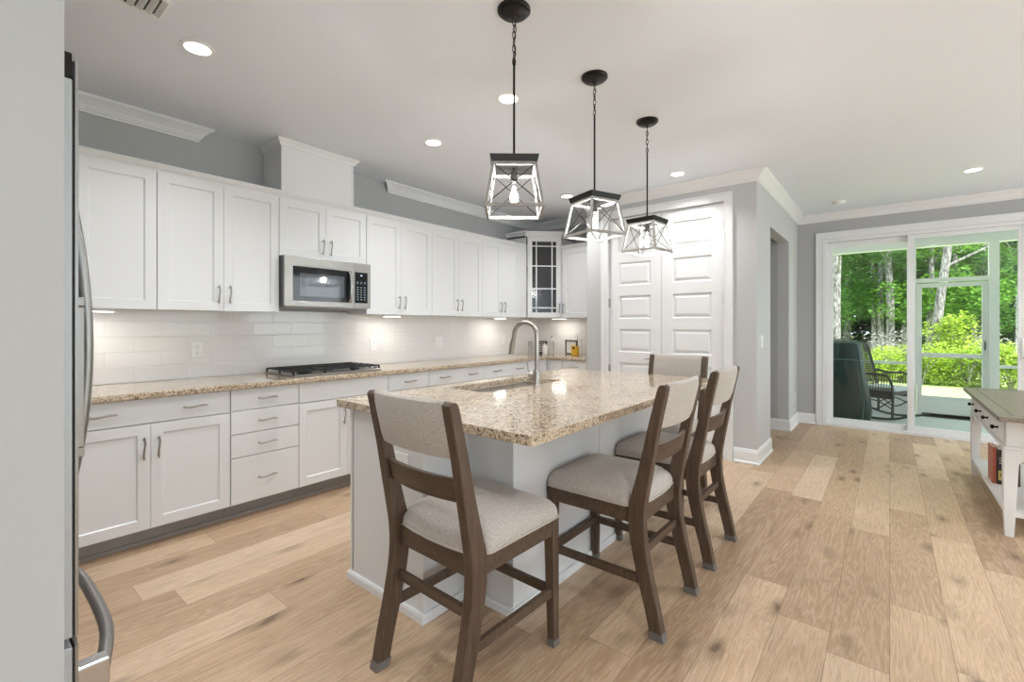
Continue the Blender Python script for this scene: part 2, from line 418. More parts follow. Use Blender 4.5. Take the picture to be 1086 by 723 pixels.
trim(run_profile([(3.5, BY), (3.5, -3.95), (-1.09, -3.95), (-1.09, .0)], CROWN, CZ - e_, False), 'white crown moulding around the living side of the room')
BASE = [(0, 0), (.028, 0), (.028, .012), (.016, .022), (.016, .105), (.010, .122), (.006, .132), (0, .135)]
def baseb(path, side, label): 
    o = run_profile(path, BASE, 0.0005, False).build('baseboard_' + side, TRIM); struct(o, label, 'baseboard')
baseb([(-1.161, PY), (PX, PY), (PX, HY0)], 'pantry', 'white baseboard around the outside corner of the pantry wall')
baseb([(PX, HY0), (PX - .12, HY0), (KX + .10, HY0)], 'hall_near', 'white baseboard inside the hallway')
baseb([(KX + .10, HY1), (PX, HY1), (PX, BY), (-.755, BY)], 'hall', 'white baseboard from the hallway to the sliding door')
baseb([(1.265, BY), (3.5, BY), (3.5, -3.95)], 'right', 'white baseboard along the right wall')
baseb([(-1.09, -3.95), (-1.09, .127), (-1.20, .127)], 'partition', 'white baseboard of the left end wall')
# backsplash
b = MB().box(LX, LX + .008, -.79, KY, .914, 1.42)
struct(b.build('trim_%d' % tn, TILE_Y), 'glossy white subway tile backsplash above the long counter', 'backsplash'); tn += 1
b = MB().box(LX + .008, KX, KY - .008, KY, .914, 1.42)
struct(b.build('trim_%d' % tn, TILE_X), 'glossy white subway tile backsplash on the short back wall', 'backsplash'); tn += 1

# ------------------------------------------------------------------ pantry doors
def six_panel(b, w, h, t=.035):
    # local: x 0..w, y 0 is front face, panels sunk into the front
    xs0, xs1 = .115, w - .115
    zz = []
    top = h - .125; pitch = (h - .125 - .24) / 6 + .018
    for i in range(6):
        z1 = top - i * .373; z0 = z1 - .258; zz.append((z0, z1))
    edges = [h] + [v for p in zz for v in (p[1], p[0])] + [0]
    b.box(0, xs0, 0, t, 0, h); b.box(xs1, w, 0, t, 0, h)
    for i in range(0, len(edges), 2): b.box(xs0, xs1, 0, t, edges[i + 1], edges[i])
    for z0, z1 in zz:
        b.box(xs0, xs1, .014, t - .002, z0, z1)
        i1, i2 = .022, .042
        A = [(xs0, .012, z0), (xs1, .012, z0), (xs1, .012, z1), (xs0, .012, z1)]
        q = lambda i, y: [(xs0 + i, y, z0 + i), (xs1 - i, y, z0 + i), (xs1 - i, y, z1 - i), (xs0 + i, y, z1 - i)]
        b.loft([q(i1, .016), q(i1, .013), q(i2, .004), q(i2 + .004, .003)])
        # sticking bead around the opening
        b.loft([q(0, 0.0), q(.010, .012), q(0.0, .014)], cap=False)
    return b
def pantry_leaf(n, x0, x1, hinge_x, knob_x, lab):
    t = thing('door_%d' % n, lab, 'door', (x0, PY + .018, .012)); t['kind'] = 'structure'
    six_panel(MB(), x1 - x0, DT - .016).build('door_panel', TRIM, t)
    for z in (.22, .77 + .02, 1.545, 2.28):
        hb = MB(); hx = hinge_x - x0
        hb.lathe([(.0065, -.05), (.0065, .05)], (hx, -.008, z), 8); hb.box(hx - .012, hx + .012, -.004, -.001, z - .045, z + .045)
        hb.build('hinge', NICKEL, t)
    h = MB(); kx = knob_x - x0
    h.lathe([(.027, -.001), (.027, -.010), (.012, -.012), (.010, -.045), (.010, -.052)], (kx, 0, .93), 18, 'y')
    h.tube([(kx, -.048, .93), (kx - .03, -.052, .932), (kx - .10, -.050, .928)] if n == 1 else [(kx, -.048, .93), (kx + .03, -.052, .932), (kx + .10, -.050, .928)], [.009, .008, .006], 10)
    h.build('lever_handle', NICKEL, t, smooth=True)
pantry_leaf(1, D0, DM - .002, D0 - .001, DM - .065, 'left leaf of the white panelled pantry door pair')
pantry_leaf(2, DM + .002, D1, D1 + .001, DM + .065, 'right leaf of the white panelled pantry door pair, nearer the hallway')
struct(MB().box(D0 - .02, D1 + .02, PY + .06, PY + .10, 0, DT + .02).build('wall_pantry_inner', GAP), 'dark interior behind the pantry doors', 'wall')
CAS = [(0, 0), (.018, 0), (.020, .012), (.014, .022), (.012, .06), (.018, .085), (.020, .09), (0, .09)]
def casing(x0, x1, z1, y, wd=.09, th=.02):
    b = MB()
    b.box(x0 - wd, x0, y - th, y, 0, z1 + wd); b.box(x1, x1 + wd, y - th, y, 0, z1 + wd); b.box(x0, x1, y - th, y, z1, z1 + wd)
    b.box(x0 - wd, x0 - wd + .02, y - th - .008, y - th, 0, z1 + wd); b.box(x1 + wd - .02, x1 + wd, y - th - .008, y - th, 0, z1 + wd)
    b.box(x0 - wd + .02, x1 + wd - .02, y - th - .008, y - th, z1 + wd - .02, z1 + wd)
    b.box(x0 - .012, x0, y - th - .004, y - th, 0, z1 + .012); b.box(x1, x1 + .012, y - th - .004, y - th, 0, z1 + .012); b.box(x0, x1, y - th - .004, y - th, z1, z1 + .012)
    b.box(x0 - .02, x0 - .003, y, y + .10, 0, z1 + .003); b.box(x1 + .003, x1 + .02, y, y + .10, 0, z1 + .003); b.box(x0 - .02, x1 + .02, y, y + .10, z1 + .003, z1 + .02)
    return b
struct(casing(D0 - .003, D1 + .003, DT, PY, .082).build('trim_%d' % tn, TRIM), 'white casing around the double pantry doors', 'moulding'); tn += 1
struct(casing(SX0, SX1, ST, BY, .085).build('trim_%d' % tn, TRIM), 'white casing around the sliding glass door', 'moulding'); tn += 1

# ------------------------------------------------------------------ sliding glass door
sd = thing('door_3', 'two panel white sliding glass door to the screened porch', 'door', (0, BY, 0)); sd['kind'] = 'structure'
f = MB()
f.box(SX0, SX0 + .035, .0, .14, .035, ST - .04); f.box(SX1 - .035, SX1, .0, .14, .035, ST - .04); f.box(SX0, SX1, .0, .14, ST - .04, ST); f.box(SX0, SX1, -.01, .14, 0, .035)
f.build('door_frame', TRIM, sd, bevel=.002)
def panel(x0, x1, y, nm, tr=.065):
    b = MB(); z0, z1 = .036, ST - .041; s_ = .055
    b.box(x0, x0 + s_, y, y + .04, z0, z1); b.box(x1 - s_ - .015, x1, y, y + .04, z0, z1); b.box(x0 + s_, x1 - s_ - .015, y, y + .04, z0, z0 + .06); b.box(x0 + s_, x1 - s_ - .015, y, y + .04, z1 - tr, z1)
    p = b.build(nm, TRIM, sd, bevel=.002)
    MB().box(x0 + s_ - .005, x1 - s_ - .01, y + .016, y + .022, z0 + .055, z1 - tr + .005).build('glass_pane', GLASS, p)
    return p
panel(SX0 + .036, .235, .085, 'fixed_panel', .075)
p = panel(.165, SX1 - .036, .03, 'sliding_panel', .045)
h = MB(); hx = SX1 - .065
h.box(hx - .018, hx + .018, .018, .030, .92, 1.16); h.tube([(hx, .02, .95), (hx, -.02, .965), (hx, -.03, 1.04), (hx, -.02, 1.115), (hx, .02, 1.13)], .010, 8)
h.build('pull_handle', PLASTIC_W, p, smooth=True)

# ------------------------------------------------------------------ cabinets
def shaker(w, h, t=.02, st=.058):
    b = MB()
    b.box(0, st, 0, t, 0, h); b.box(w - st, w, 0, t, 0, h); b.box(st, w - st, 0, t, 0, st); b.box(st, w - st, 0, t, h - st, h)
    b.box(st, w - st, .009, t, st, h - st)
    q = lambda i, y: [(st + i, y, st + i), (w - st - i, y, st + i), (w - st - i, y, h - st - i), (st + i, y, h - st - i)]
    b.loft([q(0, .0005), q(.007, .0088)], cap=False)
    return b
def pull(parent, x, z, horiz, L=.13):
    b = MB(); pts = []
    for i in range(9):
        s_ = -1 + 2 * i / 8; d = -.026 - .006 * math.cos(s_ * PI / 2); a = s_ * L / 2
        wv = .0035 * math.sin(s_ * PI)
        pts.append((x + a, d, z + wv) if horiz else (x + wv, d, z + a))
    b.tube(pts, [.004, .005, .0058, .0052, .005, .0052, .0058, .005, .004], 8)
    for s_ in (-.38, .38):
        c = (x + s_ * L, 0, z) if horiz else (x, 0, z + s_ * L)
        b.tube([(c[0], .001, c[2]), (c[0], -.028, c[2])], .0045, 8)
    o = b.build('handle', NICKEL, parent, smooth=True)
    return o
def cabinet(name, label, loc, rz, w, d, h, fronts, z0=0.0, toe=False, group=None, m=None, crown=0):
    # local x along the front (left to right), local y into the wall; fronts stand 0.02 proud of y=0
    m = m or CAB
    t = thing(name, label, 'cabinet', loc, rz, group)
    b = MB().box(0.001, w - .001, 0.0, d, (.105 if toe else 0), h); b.build('body', m, t)
    if toe:
        MB().box(0.001, w - .001, .075, .09, 0, .104).build('toe_kick', TOE, t)
        MB().box(0.001, w - .001, .058, .0745, 0, .022).build('shoe_moulding', TOE, t)
    for fr in fronts:
        kind, x0, x1, za, zb = fr[:5]; hs = fr[5] if len(fr) > 5 else []
        if kind == 'door': o = shaker(x1 - x0, zb - za).build('door', m, t, loc=(x0, -.0205, za))
        elif kind == 'panel': o = MB().box(0, x1 - x0, 0, .02, 0, zb - za).build('false_front', m, t, loc=(x0, -.0205, za), bevel=.0015)
        else: o = MB().box(0, x1 - x0, 0, .02, 0, zb - za).build('drawer_front', m, t, loc=(x0, -.0205, za), bevel=.0015)
        for hh in hs: pull(o, hh[0] - x0, hh[1] - za, hh[2])
    return t
BFX = -3.37        # body front of the base run
R90 = PI / 2
g = .0025
TD0, TD1 = .732, .872      # top drawer
def base_run(label, y0, y1, fronts, **kw):
    return cabinet('base_cabinet', label, (BFX, y0, 0), R90, y1 - y0, BFX - LX - .002 if False else (-BFX + LX) * -1 - .002, .876, fronts, toe=True, **kw)
hdz = .588
w_ = 1.177 - .335
base_run('white base cabinet with one wide drawer over two shaker doors, nearest the refrigerator', .335, 1.177,
         [('drawer', g, w_ - g, TD0, TD1, [(w_ * .24, .80, True), (w_ * .76, .80, True)]),
          ('door', g, w_ / 2 - g / 2, .114, .724, [(w_ / 2 - .035, hdz, False)]), ('door', w_ / 2 + g / 2, w_ - g, .114, .724, [(w_ / 2 + .035, hdz, False)])])
w_ = 1.633 - 1.177
base_run('white base cabinet with a stack of four drawers', 1.177, 1.633,
         [('drawer', g + .003, w_ - g, a, c, [(w_ / 2, (a + c) / 2, True)]) for a, c in ((.735, .872), (.579, .729), (.424, .573), (.114, .418))])
w_ = 2.412 - 1.633
base_run('white base cabinet under the gas cooktop with a plain top panel and two doors', 1.633, 2.412,
         [('panel', g, w_ - g, TD0, TD1), ('door', g, w_ / 2 - g / 2, .114, .724, [(w_ / 2 - .035, hdz, False)]), ('door', w_ / 2 + g / 2, w_ - g, .114, .724, [(w_ / 2 + .035, hdz, False)])])
w_ = 2.867 - 2.412
base_run('narrow white base cabinet with a single drawer right of the cooktop', 2.412, 2.867,
         [('drawer', g, w_ - g, TD0, TD1, [(w_ / 2, .80, True)]), ('door', g, w_ - g, .114, .724, [(.04, hdz, False)])])
w_ = 3.637 - 2.867
base_run('white base cabinet with a wide two handle drawer, behind the sink', 2.867, 3.637,
         [('drawer', g, w_ - g, TD0, TD1, [(w_ * .25, .80, True), (w_ * .75, .80, True)]),
          ('door', g, w_ / 2 - g / 2, .114, .724, [(w_ / 2 - .035, hdz, False)]), ('door', w_ / 2 + g / 2, w_ - g, .114, .724, [(w_ / 2 + .035, hdz, False)])])
w_ = 4.42 - 3.637
base_run('white base cabinet with a wide drawer, last before the corner', 3.637, 4.42,
         [('drawer', g, w_ - g, TD0, TD1, [(w_ * .25, .80, True), (w_ * .75, .80, True)]),
          ('door', g, w_ / 2 - g / 2, .114, .724, [(w_ / 2 - .035, hdz, False)]), ('door', w_ / 2 + g / 2, w_ - g, .114, .724, [(w_ / 2 + .035, hdz, False)])])
t = thing('corner_base_cabinet', 'blind white corner base cabinet where the two counters meet', 'cabinet', (0, 0, 0))
MB().prism([(LX + .002, 4.422), (BFX, 4.422), (BFX, 4.82), (-3.125, 4.82), (-3.125, KY - .002), (LX + .002, KY - .002)], .105, .876).build('body', CAB, t)
MB().box(BFX + .001, -3.35, 4.424, 4.79, .114, .872).build('filler_panel', CAB, t, bevel=.0015)
MB().box(-3.348, -3.13, 4.80, 4.819, .114, .872).build('door', CAB, t, bevel=.0015)
MB().prism([(LX + .002, 4.422), (-3.46, 4.422), (-3.46, 4.90), (-3.125, 4.90), (-3.125, 5.2), (LX + .002, 5.2)], 0, .104).build('toe_kick', TOE, t)
w_ = .345
cabinet('base_cabinet', 'small white base cabinet with one drawer on the short back wall', (-3.123, 4.82, 0), 0, w_, .575, .876,
        [('drawer', g, w_ - .008, TD0, TD1, [(w_ / 2, .80, True)]), ('door', g, w_ - .008, .114, .724, [(.04, hdz, False)])], toe=True)

# upper cabinets
UFX = -3.65; UZ0, UZ1 = 1.403, 2.285; ud = UFX - LX - .002
def upper(label, y0, y1, fronts, z0=UZ0): 
    return cabinet('wall_cabinet', label, (UFX, y0, z0), R90, y1 - y0, ud, UZ1 + .02 - z0, fronts)
hz = .115
def two(w, zt, hz=hz): return [('door', g, w / 2 - g / 2, 0, zt, [(w / 2 - .035, hz, False)]), ('door', w / 2 + g / 2, w - g, 0, zt, [(w / 2 + .035, hz, False)])]
upper('white single door wall cabinet nearest the refrigerator', .46, .852, [('door', g, .392 - g, 0, UZ1 - UZ0, [(.04, hz, False)])])
upper('white two door wall cabinet left of the microwave', .852, 1.616, two(.764, UZ1 - UZ0))
upper('short white two door wall cabinet above the microwave', 1.616, 2.380, two(.764, UZ1 - 1.842, .10), 1.842)
upper('white two door wall cabinet directly right of the microwave', 2.380, 3.145, two(.765, UZ1 - UZ0))
upper('white two door wall cabinet, second to the right of the microwave', 3.145, 3.904, two(.759, UZ1 - UZ0))
upper('white two door wall cabinet, last before the glass corner cabinet', 3.904, 4.600, two(.696, UZ1 - UZ0))
# corner cabinet with glass door
CZ1 = 2.46
cc = thing('corner_wall_cabinet', 'tall diagonal white corner wall cabinet with a leaded grid glass door', 'cabinet', (0, 0, 0))
ya, yb2 = 4.74, 5.09; xa, xb = -3.65, -3.33
fa, fb = Vector((xa, 4.77)), Vector((xb, yb2))
poly = [(LX + .002, ya), (xa, ya), (xa, 4.77), (xb, yb2), (xb, KY - .002), (LX + .002, KY - .002)]
b = MB().prism([(LX + .002, 4.602), (xa + .018, 4.602), (xa + .018, ya), (LX + .002, ya)], UZ0, UZ1 + .02); b.build('filler_panel', CAB, cc)
# hollow box: sides, top, bottom, back, shelves
b = MB()
b.prism(poly, UZ0, UZ0 + .02); b.prism(poly, CZ1 - .02, CZ1)
b.box(LX + .002, xa, ya, ya + .018, UZ0, CZ1); b.box(xb - .018, xb, yb2, KY - .002, UZ0, CZ1)
b.box(LX + .002, LX + .012, ya, KY - .002, UZ0, CZ1); b.box(LX + .002, xb, KY - .012, KY - .002, UZ0, CZ1)
sp = [(LX + .012, ya + .02), (xa - .02, ya + .02), (xb - .02, yb2 + .01), (xb - .02, KY - .012), (LX + .012, KY - .012)]
for z in (1.72, 2.06): b.prism(sp, z, z + .018)
b.build('body', CAB, cc)
dv = (fb - fa); dl = dv.length; ang = math.atan2(dv.y, dv.x)
dr = bpy.data.objects.new('glass_door', None)
dw, dh = dl - .012, CZ1 - UZ0 - .012
b = MB(); s_ = .062
b.box(0, s_, 0, .02, 0, dh); b.box(dw - s_, dw, 0, .02, 0, dh); b.box(s_, dw - s_, 0, .02, 0, s_); b.box(s_, dw - s_, 0, .02, dh - s_, dh)
mw = .014
for xx in (s_ + .055, dw - s_ - .055): b.box(xx - mw / 2, xx + mw / 2, .004, .016, s_, dh - s_)
gh = dh - 2 * s_
for fz in (.065, .335, .655, .935): b.box(s_, dw - s_, .004, .016, s_ + gh * fz - mw / 2, s_ + gh * fz + mw / 2)
nrm = Vector((math.sin(ang), -math.cos(ang)))
o = b.build('door', CAB, cc, loc=(fa.x + dv.x / dl * .006 + nrm.x * .0205, fa.y + dv.y / dl * .006 + nrm.y * .0205, UZ0 + .004)); o.rotation_euler = (0, 0, ang)
MB().box(s_ - .004, dw - s_ + .004, .008, .012, s_ - .004, dh - s_ + .004).build('glass_pane', CABGLASS, o)
pull(o, dw - .028, .115, False); 
# crown on top of corner cabinet
CC = [(0, 0), (.012, 0), (.016, .012), (.030, .030), (.044, .040), (.050, .046), (.050, .058), (0, .058)]
run_profile([(LX + .002, ya), (xa, ya), (xa, 4.77), (xb, yb2), (xb, KY - .002)], CC, CZ1, False).build('crown', CAB, cc)
MB().prism(poly, CZ1, CZ1 + .05).build('top_board', CAB, cc)
w_ = xb * -1 - 2.775
t = cabinet('wall_cabinet', 'narrow white single door wall cabinet between the glass corner cabinet and the pantry wall', (xb + .003, yb2, UZ0), 0, w_, KY - yb2 - .002, UZ1 + .02 - UZ0, [('door', .03, w_ - .004, 0, UZ1 - UZ0, [(.055, hz, False)])])
UC = [(0, 0), (.008, 0), (.010, .012), (.020, .022), (.030, .036), (.034, .040), (.034, .052), (0, .052)]
run_profile([(0, -.001), (w_, -.001)], UC, UZ1 - UZ0 + .001, False).build('crown', CAB, t)
# crown board along the top of the left uppers
t = thing('cabinet_crown', 'continuous white crown strip along the tops of the left wall cabinets', 'moulding', (0, 0, 0))
run_profile([(UFX + .001, .46), (UFX + .001, 4.735)], UC, UZ1 + .001, False).build('crown_strip', CAB, t)
MB().box(LX + .002, UFX, .46, 4.60, UZ1 + .021, UZ1 + .05).build('top_board', CAB, t)
# chimney box
t = thing('vent_chase', 'white boxed vent chase rising from the microwave cabinet to the ceiling', 'vent chase', (0, 0, 0))
MB().box(LX + .002, UFX, 1.640, 2.262, UZ1 + .051, CZ - .002).build('chase_box', CAB, t)
c2 = [(0, 0), (.010, 0), (.014, .014), (.030, .034), (.038, .040), (.038, .052), (0, .052)]
run_profile([(LX + .002, 1.640), (UFX, 1.640), (UFX, 2.262), (LX + .002, 2.262)], c2, CZ - .054, False).build('crown', CAB, t)
for y_ in (1.640, 2.247): MB().box(UFX, UFX + .004, y_, y_ + .015, UZ1 + .055, CZ - .055).build('corner_bead', CAB, t)

# countertop along the walls
b = MB().prism([(LX + .009, .30), (-3.312, .30), (-3.312, 4.76), (KX - .001, 4.76), (KX - .001, KY - .009), (LX + .009, KY - .009)], .8765, .914)
tag(b.build('countertop', GRANITE, bevel=.008, seg=3), 'long L-shaped speckled beige granite countertop along the wall cabinets', 'countertop')

# under cabinet lights
for i, (x_, y_, rz_, lb) in enumerate(((-3.72, .56, R90, 'slim under cabinet light beside the refrigerator'), (-3.72, 2.72, R90, 'slim under cabinet light right of the microwave'),
                                     (-3.72, 4.32, R90, 'slim under cabinet light near the far end of the long counter'), (-3.42, 5.18, .3, 'slim under cabinet light below the glass corner cabinet'))):
    t = thing('under_cabinet_light', lb, 'light', (x_, y_, UZ0 - .0005), rz_, 'under cabinet lights')
    MB().box(-.10, .10, -.022, .022, -.018, 0).build('housing', PLASTIC_W, t)
    MB().box(-.09, .09, -.016, .016, -.021, -.0185).build('diffuser', UCG, t)
    d = bpy.data.lights.new('under_cabinet_lamp', 'AREA'); d.shape = 'RECTANGLE'; d.size = .18; d.size_y = .03; d.energy = UC_W; d.color = (1, .95, .88)
    lo = bpy.data.objects.new('under_cabinet_lamp', d); C.collection.objects.link(lo); lo.parent = t; lo.location = (0, 0, -.026)

# outlets and switches
def outlet(loc, rz, kind, label, horiz=False, group='wall outlets and switches'):
    t = thing('wall_switch' if kind != 'outlet' else 'wall_outlet', label, 'switch' if kind != 'outlet' else 'outlet', loc, rz)
    wd, ht = (.115, .075) if horiz else (.075, .118)
    if kind == 'double': wd = .118
    MB().box(-wd / 2, wd / 2, -.006, 0, -ht / 2, ht / 2).build('cover_plate', PLASTIC_W, t, bevel=.002)
    if kind == 'outlet':
        for s_ in (-1, 1):
            cx_, cz_ = (s_ * .022, 0) if horiz else (0, s_ * .022)
            MB().lathe([(.016, 0), (.016, -.0015)], (cx_, -.0062, cz_), 16, 'y').build('socket', PLASTIC_W, t)
            b = MB()
            for q in (-1, 1):
                if horiz: b.box(cx_ - .001 + .004, cx_ + .006, -.0085, -.0078, q * .006 - .001, q * .006 + .001)
                else: b.box(q * .006 - .0012, q * .006 + .0012, -.0085, -.0078, cz_, cz_ + .008)
            b.box(cx_ - .002, cx_ + .002, -.0085, -.0078, cz_ - .009, cz_ - .005)
            b.build('slots', SLOT, t)
    else:
        for q in ((-.023, .023) if kind == 'double' else (0,)):
            MB().box(q - .016, q + .016, -.010, -.0062, -.033, .033).build('rocker', PLASTIC_W, t, bevel=.0015)
    return t
TX = LX + .0085
outlet((TX, 1.167, 1.119), R90, 'outlet', 'white outlet on the tile left of the cooktop')
outlet((TX, 2.668, 1.110), R90, 'outlet', 'white outlet on the tile just right of the cooktop')
outlet((TX, 3.519, 1.112), R90, 'double', 'white switch plate on the tile behind the sink')
outlet((TX, 4.636, 1.12), R90, 'single', 'small white switch plate on the tile left of the faucet')
outlet((-3.30, KY - .0085, 1.12), 0, 'outlet', 'white outlet on the short tiled wall behind the bottles')
outlet((PX + .0005, 4.99, 1.145), R90, 'double', 'white double light switch on the pale wall before the hallway')
outlet((PX + .0005, 7.02, .36), R90, 'outlet', 'low white outlet beside the sliding door corner')

# ------------------------------------------------------------------ microwave
mw_ = thing('microwave', 'stainless over the range microwave with a black glass door', 'microwave', (-3.585, 1.622, 1.445), R90)
W, Hh, Dp = .752, .392, .37
MB().box(0, W, 0, Dp - .002, 0.012, Hh).build('body', mat('microwave_body', (.10, .10, .10), .5), mw_)
b = MB().box(.02, W - .02, -.01, Dp - .03, -.004, .0115); b.build('vent_bottom', TOE, mw_)
DW = .585
dob = bpy.data.objects
b = MB(); b.box(0, DW, -.028, -.001, 0.004, .048); b.box(0, DW, -.028, -.001, .315, Hh); b.box(0, .065, -.028, -.001, .048, .315)
b.box(.565, DW, -.028, -.001, .048, .315)
door = b.build('door', STEEL, mw_, bevel=.002)
MB().box(.0655, .5645, -.026, -.002, .0485, .3145).build('door_glass', BLKGLASS, door)
m_ = mat('microwave_window', (.09, .10, .11), .05, 0, .8)
MB().box(.12, .50, -.0275, -.0262, .085, .265).build('window', m_, door)
b = MB(); pts = [(.545, -.028 - .030 * math.sin(PI * min(1, max(0, (i / 10)))) ** .35, .055 + .255 * i / 10) for i in range(11)]
b.tube(pts, .0115, 10); b.build('handle', CHROME, door, smooth=True)
b = MB(); b.box(DW + .002, W, -.028, -.001, .004, .048); b.box(DW + .002, W, -.028, -.001, .315, Hh); b.box(W - .03, W, -.028, -.001, .048, .315); b.box(DW + .002, DW + .012, -.028, -.001, .048, .315)
cp = b.build('control_panel', STEEL, mw_, bevel=.0015)
MB().box(DW + .0125, W - .0305, -.026, -.002, .0485, .3145).build('keypad_glass', BLKGLASS, cp)
MB().box(.655, .668, -.0275, -.0262, .283, .291).build('display', mat('display_glow', (.5, .7, .9), .4, emit=(.7, .85, 1), estr=1.5), cp)
kb = mat('key_print', (.33, .42, .46), .5)
b = MB()
for r in range(2):
    for q in range(3): b.box(.617 + q * .036, .632 + q * .036, -.0268, -.0261, .215 + r * .012, .220 + r * .012)
for r in range(6):
    for q in range(3): b.box(.618 + q * .034, .634 + q * .034, -.0268, -.0261, .075 + r * .021, .082 + r * .021)
b.build('keys', kb, cp)
b = MB().lathe([(.014, 0), (.014, -.001)], (.375, -.0281, .352), 24, 'y'); b.build('round_emblem', mat('emblem_grey', (.42, .42, .42), .3, 1.0), door)
b = MB().tube([(.375 + .0125 * math.cos(a * PI / 12), -.0296, .352 + .0125 * math.sin(a * PI / 12)) for a in range(24)], .0009, 6, True)
b.tube([(.367, -.0296, .356), (.371, -.0296, .348), (.375, -.0296, .355), (.379, -.0296, .348), (.383, -.0296, .356)], .0008, 6)
b.build('emblem_script', CHROME, door)

# ------------------------------------------------------------------ cooktop
ck = thing('gas_cooktop', 'stainless five burner gas cooktop with black cast iron grates', 'cooktop', (-3.67, 2.01, .9145), R90)
MB().box(-.38, .38, -.255, .245, 0, .012).build('steel_tray', STEEL, ck, bevel=.005)
for (bx, by, br) in ((-.24, .12, .045), (-.24, -.12, .05), (0, 0, .065), (.24, .12, .05), (.20, -.12, .038)):
    bb = MB().lathe([(br, 0), (br, .010), (br * .8, .014), (br * .8, .022), (br * .2, .026)], (bx, by, .0122), 20)
    bb.build('burner', IRON, ck, smooth=True)
for gx in (-.25, 0, .25):
    b = MB(); z = .040
    x0, x1, y0, y1 = gx - .122, gx + .122, -.225, .225
    for a, c in (((x0, y0), (x1, y0)), ((x1, y0), (x1, y1)), ((x1, y1), (x0, y1)), ((x0, y1), (x0, y0)), ((x0, 0), (x1, 0)), ((x0, -.11), (x1, -.11)), ((x0, .11), (x1, .11)), ((gx, y0), (gx, y1)), ((x0, -.17), (x1, -.17))):
        b.bar((*a, z), (*c, z), .008, .010)
    for fx_ in (x0, x1):
        for fy_ in (y0, y1, 0): b.bar((fx_, fy_, .0125), (fx_, fy_, z), .012)
    b.build('grate', IRON, ck)
for i in range(5):
    MB().lathe([(.018, 0), (.018, .008), (.013, .012), (.012, .030), (.003, .032)], (.352 if False else .36 - .0, -.19 + i * .085, .0122), 16).build('control_knob', CHROME, ck, smooth=True)

# ------------------------------------------------------------------ island
IX0, IX1, IY0, IY1 = -2.15, -1.58, 1.32, 3.47
EX, EY0, EY1 = -1.30, 1.60, 3.215
isl = thing('kitchen_island', 'white panelled kitchen island base with a stepped overhang for the stools', 'island', (0, 0, 0))
poly = [(IX0, IY0), (IX1, IY0), (IX1, EY0), (EX, EY0), (EX, EY1), (IX1, EY1), (IX1, IY1), (IX0, IY1)]
# body as walls so that the sink bowl has room
b = MB(); th = .02
def wallseg(b, a, c, t, z0, z1):
    a = Vector(a); c = Vector(c); d = (c - a).normalized(); n_ = Vector((-d.y, d.x)) * t
    b.prism([tuple(a), tuple(c), tuple(c + n_), tuple(a + n_)], z0, z1)
for i in range(len(poly)): wallseg(b, poly[i], poly[(i + 1) % len(poly)], th, 0, .8755)
b.build('base_panels', ISL, isl)
e = .004
for bx_ in ((IX1 - .016, IX1 + e, IY0 - e, IY0, 0, .875), (IX0, IX0 + .016, IY0 - e, IY0, 0, .875), (IX1 + .0005, IX1 + e, IY0, IY0 + .016, 0, .875),
            (EX - .02, EX + .003, EY0 - e, EY0, 0, .875), (EX + .0005, EX + .003, EY0, EY0 + .018, 0, .875), (EX + .0005, EX + .003, 2.386, 2.400, 0, .875), (IX1, IX1 + .02, EY0 - e, EY0, 0, .875)):
    MB().box(*bx_).build('corner_batten', ISL, isl)
run_profile([(IX0, IY1), (IX0, IY0), (IX1, IY0), (IX1, EY0), (EX, EY0), (EX, EY1), (IX1, EY1), (IX1, IY1)][::1],
            [(0.0005, 0), (.016, 0), (.016, .030), (.012, .040), (.0005, .042)], 0, False).build('base_trim', TRIM, isl)
for i, (a, c) in enumerate(((1.345, 1.94), (1.95, 2.36), (2.365, 2.775), (2.785, 3.45))):
    o = shaker(c - a, .60).build('door', ISL, isl, loc=(IX0 - .0205, c, .114)); o.rotation_euler = (0, 0, -R90); pull(o, .04 if i % 2 else c - a - .04, .48, False)
    MB().box(IX0 - .0205, IX0 - .0005, a, c, .732, .868).build('drawer_front', ISL, isl, bevel=.0015)
t = outlet((-1.737, IY0 - .0045 + .0042, .680), 0, 'outlet', 'white horizontal outlet on the end panel of the island, behind the nearest stool', True)
# granite top with sink cut-out
def rrect(x0, x1, y0, y1, r, n=6):
    P = []
    for cx_, cy_, a0 in ((x1 - r, y0 + r, -90), (x1 - r, y1 - r, 0), (x0 + r, y1 - r, 90), (x0 + r, y0 + r, 180)):
        for i in range(n + 1):
            a = math.radians(a0 + 90 * i / n); P.append((cx_ + r * math.cos(a), cy_ + r * math.sin(a)))
    return P
TXa, TXb, TYa, TYb = -2.247, -.962, 1.290, 3.525
SKX0, SKX1, SKY0, SKY1 = -2.13, -1.785, 1.96, 2.76
b = MB().slab(rrect(TXa, TXb, TYa, TYb, .012, 3), [rrect(SKX0, SKX1, SKY0, SKY1, .06)], .8765, .914)
tag(b.build('island_top', GRANITE, bevel=.007, seg=3), 'speckled beige granite island top with a sink cut-out', 'countertop')
b = MB(); zb = .70
q = lambda i, z, r=.06: [(x_, y_, z) for x_, y_ in rrect(SKX0 - .008 + i, SKX1 + .008 - i, SKY0 - .008 + i, SKY1 + .008 - i, r)]
b.loft([q(-.012, .8755), q(0, .8755), q(.004, .76), q(.010, zb + .02), q(.035, zb), q(.10, zb - .002)], cap=False)
L = [b.bm.verts.new(p) for p in q(.10, zb - .002)]; b.bm.faces.new(L)
b.loft([q(-.012, .8745), q(-.010, .76), q(0, zb), q(.03, zb - .012)], cap=True)
sk = b.build('kitchen_sink', mat('sink_steel', (.30, .30, .30), .22, 1.0), smooth=True); tag(sk, 'stainless undermount sink set into the island top', 'sink')
